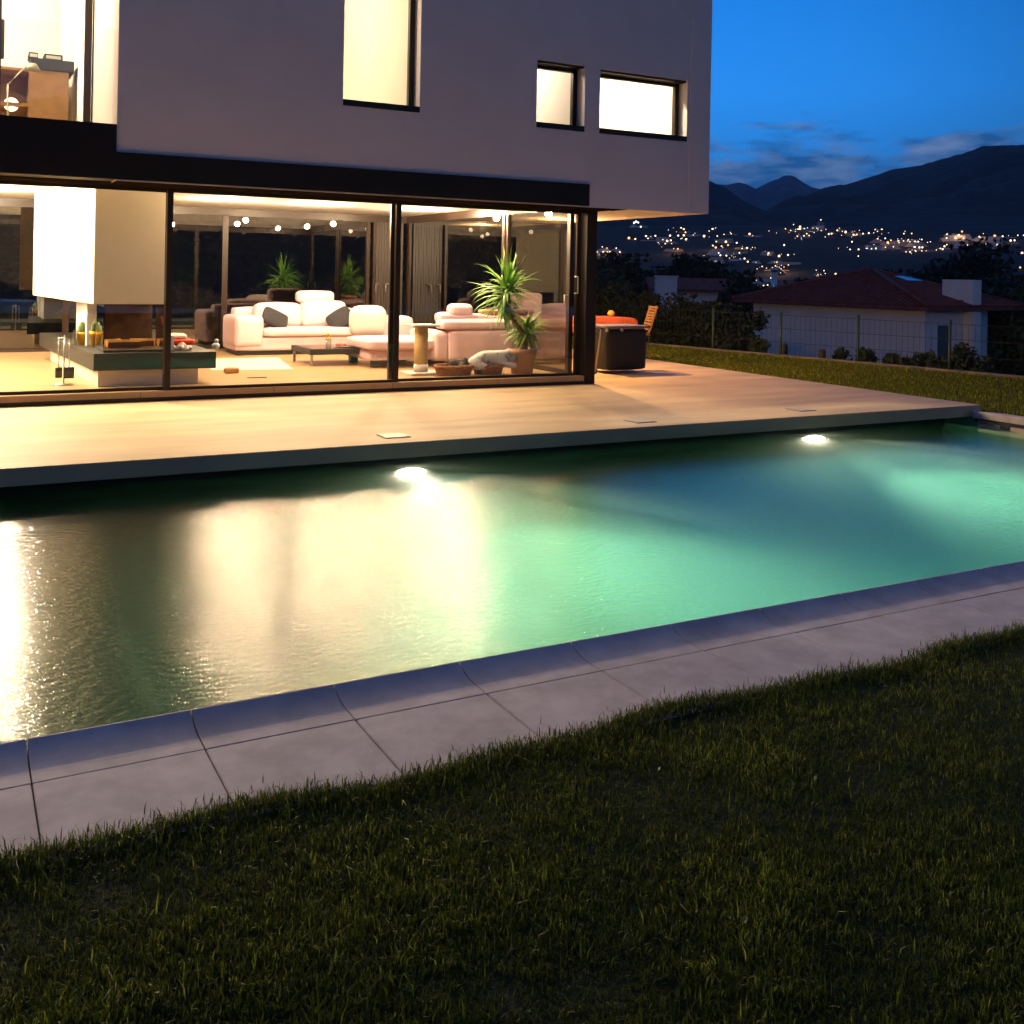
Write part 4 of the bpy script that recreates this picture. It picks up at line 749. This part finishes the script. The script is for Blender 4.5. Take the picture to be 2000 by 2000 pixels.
def far_house(px, py, r, w, dpt, h, rh, ang, lb, wm_=NW, group=None, name='neighbour_house'):
    c = pr_(px, py, r); z0 = c.z-h; R = Euler((0, 0, ang)).to_matrix(); X = lambda a, b, z: tuple(R@Vector((a, b, 0))+Vector((c.x, c.y, z)))
    t = thing(name, lb, 'house', (c.x, c.y, z0), group); q = MB(); V = [X(i*w/2, j*dpt/2, z) for z in (z0-4, c.z) for j in (-1, 1) for i in (-1, 1)]+[X(-w/2, 0, c.z+rh), X(w/2, 0, c.z+rh)]
    q.add(V, [(0, 2, 3, 1), (0, 1, 5, 4), (2, 6, 7, 3), (0, 4, 8, 6, 2), (1, 3, 7, 9, 5)]); q.build('wall', wm_, t)
    q = MB(); e = .4; k = rh/(dpt/2); V = [X(i*(w/2+e), j*(dpt/2+e), c.z-e*k+d) for d in (.02, .2) for j in (-1, 1) for i in (-1, 1)]+[X(i*(w/2+e), 0, c.z+rh+d) for d in (.02, .2) for i in (-1, 1)]
    q.add(V, [(0, 1, 9, 8), (2, 8, 9, 3), (4, 10, 11, 5), (6, 7, 11, 10), (0, 4, 5, 1), (2, 3, 7, 6), (0, 8, 10, 4), (8, 2, 6, 10), (1, 5, 11, 9), (9, 11, 7, 3)]); q.build('roof', TILE, t); return t
far_house(1345, 566, 66, 4.6, 3.2, 2.6, .55, -.5, 'small dark house with a red roof among the shrubs left of the white house')
q = pr_(1301, 541, 62); m = MB(); m.box(q.x-.62, q.x+.62, q.y-.3, q.y+.3, q.z-2.2, q.z, rz=-.5); m.box(q.x-.68, q.x+.68, q.y-.36, q.y+.36, q.z+.001, q.z+.08, rz=-.5); tag(m.build('rendered_chimney', NW), 'broad pale chimney block standing between the dark trees', 'chimney')
# ------------------------------------------------------------------ town lights
L5 = [(300,197,3,1),(355,205,2),(447,180,2),(464,200,1.5),(527,178,2),(551,235,1),(591,211,1.3),(628,222,2.6),(612,245,1.5),(660,217,2),(666,245,1),(653,176,2.3),(723,176,2),(748,110,1.7),(771,121,2),(785,148,1.7),(771,174,2.4),(790,208,2.3),(852,171,1),(945,181,2.8),(988,137,1.2),(1018,120,2.3),(1058,180,1.4),(1116,166,1.2),(1177,160,1.2),(1335,162,2.4),(1050,228,1.6),(1132,229,2.6),(1225,238,1.8,2),(1020,262,1.8),(1045,278,2.5,1),(1095,267,1.6),(1150,258,2,1),(1271,287,1.4),(1313,282,2),(1360,277,1),(1070,325,1.6),(1085,345,2),(1136,348,1.9),(1248,324,1.6),(1292,373,2),(1320,400,2),(1033,402,1.2),(1470,315,1.8),(1498,327,2),(1588,351,2.7),(1665,342,2),(1632,257,2),(1569,405,1.2),(1556,436,1.3),(1443,441,1.3),(1668,428,1.2),(372,388,1.4),(25,316,2),(80,316,2),(115,318,1.6),(137,315,1.8),(220,318,2.2),(72,273,1.3),(112,284,1.3),(191,284,1.5),(720,290,2,1),(905,540,1.6,2),(1000,540,1.4,2),(1127,530,1.5,2),(800,535,1),(750,545,.8),(1315,583,1.2,2),(1517,540,1.3),(1455,605,1.6),(1490,600,1.5),(860,465,.8),(345,66,2.4,2),(362,56,2.4,2),(380,64,2,2),(402,100,2,2),(1643,118,1.2),(1712,82,1.2),(1688,132,1.2),(1730,126,1.5),(1768,100,2.4),(1766,120,2.8),(1750,124,2),(1745,182,1.5),(1802,178,1.4),(1825,160,1.5),(1846,176,1.4),(1883,102,2),(1400,462,1.2,1),(1480,455,1.2,1),(1530,450,1.2,1),(1590,448,1.2,1),(1630,446,1.2,1)]
L6 = [(228,40,1.4),(167,100,1.8),(203,123,1),(232,131,1),(270,120,.9),(295,160,1.8),(318,156,1.8),(265,183,1),(367,128,1.8),(409,137,1),(437,144,2.4),(402,170,.8),(503,165,2),(530,163,1.5),(541,152,1.6),(582,156,1.8),(631,151,1.9),(687,124,2),(703,137,1.2),(740,122,2),(490,224,1.7),(705,199,1.4),(474,288,1.6),(545,288,1.8),(543,344,1.4),(619,279,1),(653,283,1.4),(690,280,1.8),(722,260,1.5),(770,270,1.3),(790,230,2.8,1),(816,211,1.3),(768,195,1.5,2),(837,266,1.3),(880,215,1.4),(885,231,1.3),(922,217,1.2),(925,156,1.4),(990,155,1.4),(962,206,1.2),(975,223,1.2),(1016,222,1.5),(1045,223,1.7),(1075,205,1.4),(1123,229,1),(1015,270,2.4),(1055,271,2),(1080,271,2),(943,309,1.2),(977,309,1.6),(1025,303,1.4),(1075,300,1.2),(1112,300,.8),(1047,114,1.1),(1197,293,1),(1230,280,1.3),(1250,286,2),(1265,262,2),(1285,248,1.3),(1285,165,2),(1283,193,1.7),(1357,192,1.9),(1385,170,2.4),(1400,180,1.8),(1412,138,2,1),(1425,195,1.7),(1456,250,1.6),(1540,260,1.7),(1557,181,1.6),(1568,193,1.5),(1592,262,2),(1613,244,1),(1650,274,1.7),(1687,175,2.8,1),(1682,215,1.6),(1710,250,2.2),(1753,178,1.8),(1820,214,2.2),(1853,212,1.8),(1880,170,1.3),(1916,318,2.5),(1605,395,1.2),(1900,440,2,1),(485,479,2),(352,493,2),(378,507,1.3),(255,466,1.3),(205,500,1),(190,462,.9),(228,498,.8),(265,490,1),(1930,170,1.3)]
EM = [emat('town_lamp_warm', (1., .66, .36), 3.2, False), emat('town_lamp_orange', (1., .42, .12), 2.6, False), emat('town_lamp_white', (.85, .95, 1.), 3., False)]
tm = []
for e in EM:
    q = MB(); q.ball((0, 0, 0), 1., n=10); o = q.build('proto', e); tm.append(o.data); bpy.data.objects.remove(o)
KN = ['warm white lamp', 'orange street lamp', 'cold white lamp']
def hit(px, py):        # where the line of sight meets the hillside
    d = ray(px, py); h = math.hypot(d.x, d.y); az = math.atan2(d.x, d.y); e = d.z/h; r0 = fr(az)
    for r in np.arange(170, 900, 3.):
        if tz(r, r0)+1.0 >= CZ+e*r: return Vector((d.x/h*r, d.y/h*r, CZ+e*r)), r
    return Vector((d.x/h*560, d.y/h*560, CZ+e*560)), 560
rs_ = random.Random(5)
for i in range(120):
    q = rs_.choice(L6 if i % 2 else L5); lst = L6 if i % 2 else L5; lst.append((q[0]+rs_.gauss(0, 45), min(560, max(110, q[1]+rs_.gauss(0, 16))), rs_.uniform(.55, .95), rs_.choice((0, 0, 1, 2))))
lit = []
for lst, ox, k in ((L5, 1160, .2277), (L6, 1550, .2329)):
    for q in lst:
        px, py = ox+q[0]*k, 420+q[1]*k; c = q[3] if len(q) > 3 else 0; p, r = hit(px, py)
        o = bpy.data.objects.new('town_lamp', tm[c]); COL.objects.link(o); o.location = p; s_ = .8*q[2]/FPX*r; o.scale = (s_,)*3
        zone = 'of the scattered town left of the steel flue' if px < 1510 else 'on the slope above the red tiled roof' if px < 1740 else 'of the town behind the dark trees on the right'
        tag(o, KN[c]+' '+zone, 'town lamp', 'lights of the town across the valley'); lit.append((p, r, px))
HW = [mat('town_wall_pale', (.5, .5, .5), .9), mat('town_wall_cream', (.5, .42, .3), .9)]; k = 0
for p, r, px in lit:
    if k % 3 == 0:
        w = random.uniform(4, 7); h = random.uniform(3, 5); d = p-Vector((0, 0, 0)); q = p*(1+8/r); ang = random.uniform(0, 3.1); R = Euler((0, 0, ang)).to_matrix(); X = lambda a, b, z: tuple(R@Vector((a, b, 0))+Vector((q.x, q.y, z))); m = MB(); z0 = p.z-3.5
        m.add([X(i*w/2, j*w*.4, z) for z in (z0-4, z0+h*.6) for j in (-1, 1) for i in (-1, 1)]+[X(-w/2, 0, z0+h), X(w/2, 0, z0+h)], [(0, 2, 3, 1), (0, 1, 5, 4), (2, 6, 7, 3), (0, 4, 8, 6, 2), (1, 3, 7, 9, 5), (4, 5, 9, 8), (6, 8, 9, 7)])
        zone = 'left of the steel flue' if px < 1510 else 'above the red tiled roof' if px < 1740 else 'behind the dark trees on the right'
        tag(m.build('town_house', HW[k % 2]), 'tiny dim house of the far town '+zone, 'house', 'houses of the town across the valley')
    k += 1
for i, (px, py, pw) in enumerate(((1400, 480, 1500), (1170, 490, 1500), (1324, 485, 1500), (1520, 522, 2500), (1734, 472, 1800), (1565, 446, 2200), (1875, 462, 1800), (1943, 461, 1500), (1800, 480, 1200))):
    p, r = hit(px, py); lamp('POINT', 'street_glow', p*(1-4/r)+Vector((0, 0, 1.5)), pw*.5, (1., .5, .2), None, 1.)
# ------------------------------------------------------------------ grass
def grass(name, m, P, hmin, hmax, w, lean=.6, tint=None):
    n = len(P); az = RNG.uniform(0, 2*np.pi, n); h = RNG.uniform(hmin, hmax, n)*RNG.uniform(.7, 1.15, n); ln = np.abs(RNG.normal(.35, lean*.5, n)); sd = np.stack([-np.sin(az), np.cos(az), np.zeros(n)], 1); dr = np.stack([np.cos(az), np.sin(az), np.zeros(n)], 1)
    tw = RNG.uniform(0, np.pi, n); sd = sd*np.cos(tw)[:, None]+dr*np.sin(tw)[:, None]; w = w*RNG.uniform(.6, 1.3, n)
    up = np.array([0, 0, 1.]); V = np.empty((n, 5, 3)); mid = P+dr*(h*ln*.25)[:, None]+up*(h*.6)[:, None]; tip = P+dr*(h*ln*.95)[:, None]+up*(h*np.sqrt(np.maximum(.1, 1-.6*ln**2)))[:, None]
    V[:, 0] = P-sd*w[:, None]/2; V[:, 1] = P+sd*w[:, None]/2; V[:, 2] = mid+sd*w[:, None]*.42; V[:, 3] = mid-sd*w[:, None]*.42; V[:, 4] = tip
    me = bpy.data.meshes.new(name); me.vertices.add(5*n); me.vertices.foreach_set('co', V.ravel().astype(np.float32)); b = (np.arange(n)*5)[:, None]
    li = np.concatenate([b+np.array([0, 1, 2, 3]), b+np.array([3, 2, 4])], 1).ravel().astype(np.int32); me.loops.add(7*n); me.loops.foreach_set('vertex_index', li)
    st = np.stack([np.arange(n)*7, np.arange(n)*7+4], 1).ravel().astype(np.int32); tt = np.tile([4, 3], n).astype(np.int32); me.polygons.add(2*n); me.polygons.foreach_set('loop_start', st); me.polygons.foreach_set('loop_total', tt); me.update(calc_edges=True)
    ca = me.color_attributes.new('tint', 'FLOAT_COLOR', 'POINT'); v = np.repeat(np.clip(RNG.uniform(0, 1, n)+(0 if tint is None else .35*tint), 0, 1), 5); ca.data.foreach_set('color', np.stack([v, v, v, np.ones_like(v)], 1).ravel().astype(np.float32))
    me.materials.append(m); o = bpy.data.objects.new(name, me); COL.objects.link(o); return o
GM = mat('grass_blade', (.06, .1, .02), .55); nt = GM.node_tree; pb = nt.nodes['Principled BSDF']; at_ = nn(nt, 'ShaderNodeAttribute', attribute_name='tint'); cr = nn(nt, 'ShaderNodeValToRGB'); el = cr.color_ramp.elements
el[0].color = (.03, .05, .008, 1); el[1].color = (.3, .34, .055, 1); e_ = el.new(.55); e_.color = (.052, .082, .011, 1); e_ = el.new(.88); e_.color = (.115, .15, .025, 1); e_ = el.new(.3); e_.color = (.09, .085, .02, 1)
nt.links.new(at_.outputs['Color'], cr.inputs[0]); nt.links.new(cr.outputs[0], pb.inputs['Base Color']); pb.inputs['Specular IOR Level'].default_value = .3
tl = nn(nt, 'ShaderNodeBsdfTranslucent'); hs = nn(nt, 'ShaderNodeHueSaturation', inp={'Saturation': 1.1, 'Value': 1.2}); nt.links.new(cr.outputs[0], hs.inputs['Color']); nt.links.new(hs.outputs[0], tl.inputs['Color']); mx_ = nn(nt, 'ShaderNodeMixShader', inp={0: .42}); nt.links.new(pb.outputs[0], mx_.inputs[1]); nt.links.new(tl.outputs[0], mx_.inputs[2]); nt.links.new(mx_.outputs[0], [q for q in nt.nodes if q.type == 'OUTPUT_MATERIAL'][0].inputs['Surface'])
N = 760000; az = np.radians(RNG.uniform(-6, 64, N)); r = 2.0*np.exp(RNG.uniform(0, 1, N)*np.log(13/2.0)); X = np.sin(az)*r; Y_ = np.cos(az)*r
X2 = RNG.uniform(-3.6, 5, 520000); Y2 = RNG.uniform(-.4, 3.3, 520000); o2 = ~((np.hypot(X2, Y2) > 2) & (np.abs(np.degrees(np.arctan2(X2, Y2))-29) < 35)); X = np.concatenate([X, X2[o2]]); Y_ = np.concatenate([Y_, Y2[o2]]); N = len(X)   # the rest of the lawn round the camera
edge = 3.235+.03*np.sin(X*3.1)+.02*np.sin(X*7.7+1); clump = np.array([noise.noise(Vector((x*2.2, y*2.2, 0)))+.5*noise.noise(Vector((x*9, y*9, 5))) for x, y in zip(X, Y_)])
fine = np.array([noise.noise(Vector((x*26, y*26, 9))) for x, y in zip(X, Y_)])
k = (Y_ < edge) & (RNG.uniform(0, 1, N) < .95+.8*fine+.15*clump+.6*(Y_ > 2.9)); P = np.stack([X, Y_, np.full(N, ZG-.005)], 1)[k]; P[:, 2] += .012*np.clip(clump[k], -1, 1); P[:, 2] = np.where(P[:, 1] > 3.195, ZCOP-.004, P[:, 2])
kk = RNG.uniform(0, 1, len(P)) < .93
g1 = grass('grass', GM, P[kk], .015, .037, .0033, 1., (clump[k]+fine[k])[kk]); struct(g1, 'stuff'); tag(g1, 'short dark green lawn grass in the foreground beside the pool paving', 'grass', None, 'stuff')
P2 = P[~kk]; P2 = P2[RNG.uniform(0, 1, len(P2)) < .3]; g2 = grass('tall_grass', GM, P2, .035, .07, .0042, 1.); tag(g2, 'longer stray blades standing out of the foreground lawn', 'grass', None, 'stuff')
n = 30000; X = RNG.uniform(-2, 9, n); P = np.stack([X, 3.225+.03*np.sin(X*3.1)+.02*np.sin(X*7.7+1)+RNG.normal(-.03, .04, n), np.full(n, ZG+.0)], 1); P[:, 2] = np.where(P[:, 1] > 3.195, ZCOP-.004, P[:, 2]); g3 = grass('edge_grass', GM, P, .02, .05, .0036, 1.2); tag(g3, 'shaggy fringe of grass overhanging the edge of the paving', 'grass', None, 'stuff')
n = 90000; Y_ = RNG.uniform(3.5, 24, n); X = 11.98+RNG.uniform(0, 1, n)*(fx(Y_)-12.03); X = np.where(Y_ < 9.0, X+.1, X); P = np.stack([X, Y_, np.full(n, ZG-.005)], 1); FGM = GM.copy(); FGM.name = 'far_grass_lit'; [setattr(e, 'color', (*[c * q for c, q in zip(e.color[:3], (2.9, 2.4, 1.3))], 1)) for n_ in FGM.node_tree.nodes if n_.type == 'VALTORGB' for e in n_.color_ramp.elements]; g4 = grass('far_grass', FGM, P, .04, .075, .012); tag(g4, 'lit strip of lawn between the terrace and the wire fence', 'grass', None, 'stuff')  # lamp light on this strip is put into a brighter blade colour
C = []; n = 900; az = np.radians(RNG.uniform(0, 60, n)); r = RNG.uniform(2.3, 7, n); X = np.sin(az)*r; Y_ = np.cos(az)*r; k = Y_ < 3.2; C = np.stack([X, Y_, ZG+RNG.uniform(.02, .06, n)], 1)[k]
w = leaf_mesh('clover', mat('clover_leaf', (.045, .09, .02), .5, var=.3, vs=20), np.repeat(C[::9], 3, 0)+RNG.normal(size=(len(C[::9])*3, 3))*[.012, .012, .003], .013, elong=1.1); tag(w, 'broad clover leaves scattered through the foreground lawn', 'clover', None, 'stuff')
# ------------------------------------------------------------------ world
W = bpy.data.worlds.new('World'); SC.world = W; W.use_nodes = True; nt = W.node_tree; nt.nodes.clear(); L = nt.links.new
sky = nn(nt, 'ShaderNodeTexSky', sky_type='NISHITA', sun_disc=False); sky.sun_elevation = math.radians(-1.5); sky.sun_rotation = math.radians(18); sky.altitude = 300; sky.air_density = 1.; sky.ozone_density = 3.
bw = nn(nt, 'ShaderNodeRGBToBW'); L(sky.outputs[0], bw.inputs[0])
tc = nn(nt, 'ShaderNodeTexCoord'); sp = nn(nt, 'ShaderNodeSeparateXYZ'); L(tc.outputs['Generated'], sp.inputs[0])
ramp = nn(nt, 'ShaderNodeValToRGB'); el = ramp.color_ramp.elements; el[0].position = 0; el[0].color = (.008, .11, .36, 1); el[1].position = 1; el[1].color = (.05, .063, .13, 1)
for p_, c_ in ((.09, (.014, .16, .48)), (.17, (.014, .185, .6)), (.3, (.005, .125, .47)), (.55, (.03, .075, .22))): e_ = el.new(p_); e_.color = (*c_, 1)
L(sp.outputs['Z'], ramp.inputs[0])
# brighter towards the afterglow, darker at the opposite side
dt = nn(nt, 'ShaderNodeVectorMath', operation='DOT_PRODUCT'); ga = math.radians(22); dt.inputs[1].default_value = (math.sin(ga), math.cos(ga), 0); L(tc.outputs['Generated'], dt.inputs[0])
mr = nn(nt, 'ShaderNodeMapRange', inp={1: -1., 2: 1., 3: .42, 4: .95}); L(dt.outputs['Value'], mr.inputs[0])
g2_ = math.radians(30); d2 = nn(nt, 'ShaderNodeVectorMath', operation='DOT_PRODUCT'); v_ = Vector((math.sin(g2_), math.cos(g2_), .16)).normalized(); d2.inputs[1].default_value = v_; L(tc.outputs['Generated'], d2.inputs[0])
m2_ = nn(nt, 'ShaderNodeMapRange', interpolation_type='SMOOTHSTEP', inp={1: .86, 2: 1., 3: 0., 4: .75}); L(d2.outputs['Value'], m2_.inputs[0]); a2_ = nn(nt, 'ShaderNodeMath', operation='ADD'); L(mr.outputs[0], a2_.inputs[0]); L(m2_.outputs[0], a2_.inputs[1]); mr = a2_
mu = nn(nt, 'ShaderNodeMix', data_type='RGBA', blend_type='MULTIPLY'); mu.inputs['Factor'].default_value = 1; L(ramp.outputs[0], mu.inputs['A']); L(mr.outputs[0], mu.inputs['B'])
bf = nn(nt, 'ShaderNodeMapRange', inp={1: .1, 2: -.9, 3: 0., 4: 1.}); L(dt.outputs['Value'], bf.inputs[0])      # faint rosy band opposite the afterglow
bm = nn(nt, 'ShaderNodeMix', data_type='RGBA', blend_type='ADD'); L(bf.outputs[0], bm.inputs['Factor']); L(mu.outputs['Result'], bm.inputs['A']); bm.inputs['B'].default_value = (.028, .019, .02, 1); mu = bm
# low clouds
mp = nn(nt, 'ShaderNodeMapping', inp={'Scale': (9, 9, 34)}); L(tc.outputs['Generated'], mp.inputs[0]); nz = nn(nt, 'ShaderNodeTexNoise', inp={'Scale': 1.0, 'Detail': 8., 'Roughness': .58}); L(mp.outputs[0], nz.inputs['Vector'])
band = nn(nt, 'ShaderNodeValToRGB'); el = band.color_ramp.elements; el[0].position = .06; el[0].color = (1, 1, 1, 1); el[1].position = .175; el[1].color = (0, 0, 0, 1); e_ = el.new(.13); e_.color = (.6, .6, .6, 1); L(sp.outputs['Z'], band.inputs[0])
th = nn(nt, 'ShaderNodeMath', operation='MULTIPLY_ADD', inp={1: .55, 2: .02}); L(band.outputs[0], th.inputs[0])
s1 = nn(nt, 'ShaderNodeMath', operation='ADD'); L(nz.outputs['Fac'], s1.inputs[0]); L(th.outputs[0], s1.inputs[1])
cm = nn(nt, 'ShaderNodeMapRange', inp={1: .80, 2: .93, 3: 0., 4: .85}); L(s1.outputs[0], cm.inputs[0])
nz2 = nn(nt, 'ShaderNodeTexNoise', inp={'Scale': 2.2, 'Detail': 6.}); L(mp.outputs[0], nz2.inputs['Vector']); cc = nn(nt, 'ShaderNodeValToRGB'); el = cc.color_ramp.elements; el[0].position = .4; el[0].color = (.012, .085, .26, 1); el[1].position = .68; el[1].color = (.16, .25, .45, 1); L(nz2.outputs['Fac'], cc.inputs[0])
cx_ = nn(nt, 'ShaderNodeMix', data_type='RGBA'); L(cm.outputs[0], cx_.inputs['Factor']); L(mu.outputs['Result'], cx_.inputs['A']); L(cc.outputs[0], cx_.inputs['B'])
bg = nn(nt, 'ShaderNodeBackground', inp={'Strength': SKY_S}); L(cx_.outputs['Result'], bg.inputs[0]); bg2 = nn(nt, 'ShaderNodeBackground', inp={'Strength': .01}); L(sky.outputs[0], bg2.inputs[0])
ad = nn(nt, 'ShaderNodeAddShader'); L(bg.outputs[0], ad.inputs[0]); L(bg2.outputs[0], ad.inputs[1]); o = nn(nt, 'ShaderNodeOutputWorld'); L(ad.outputs[0], o.inputs[0])
hm = bpy.data.materials.new('haze'); hm.use_nodes = True; nt = hm.node_tree; nt.nodes.clear(); pv = nn(nt, 'ShaderNodeVolumePrincipled', inp={'Color': (.6, .75, 1., 1), 'Density': .00014}); o = nn(nt, 'ShaderNodeOutputMaterial'); nt.links.new(pv.outputs[0], o.inputs['Volume'])
m = MB(); m.box(-4200, 4200, -300, 4200, -60, 380); struct(m.build('haze', hm), 'stuff')
# ------------------------------------------------------------------ render settings
SC.view_settings.view_transform = 'Standard'; SC.view_settings.look = 'None'; SC.view_settings.exposure = 0; SC.view_settings.gamma = 1
cy = SC.cycles; cy.use_denoising = True; cy.max_bounces = 10; cy.diffuse_bounces = 4; cy.glossy_bounces = 5; cy.transmission_bounces = 6; cy.volume_bounces = 2; cy.transparent_max_bounces = 24; cy.sample_clamp_indirect = 4; cy.sample_clamp_direct = 0; cy.caustics_refractive = False; cy.caustics_reflective = False; cy.blur_glossy = 1.
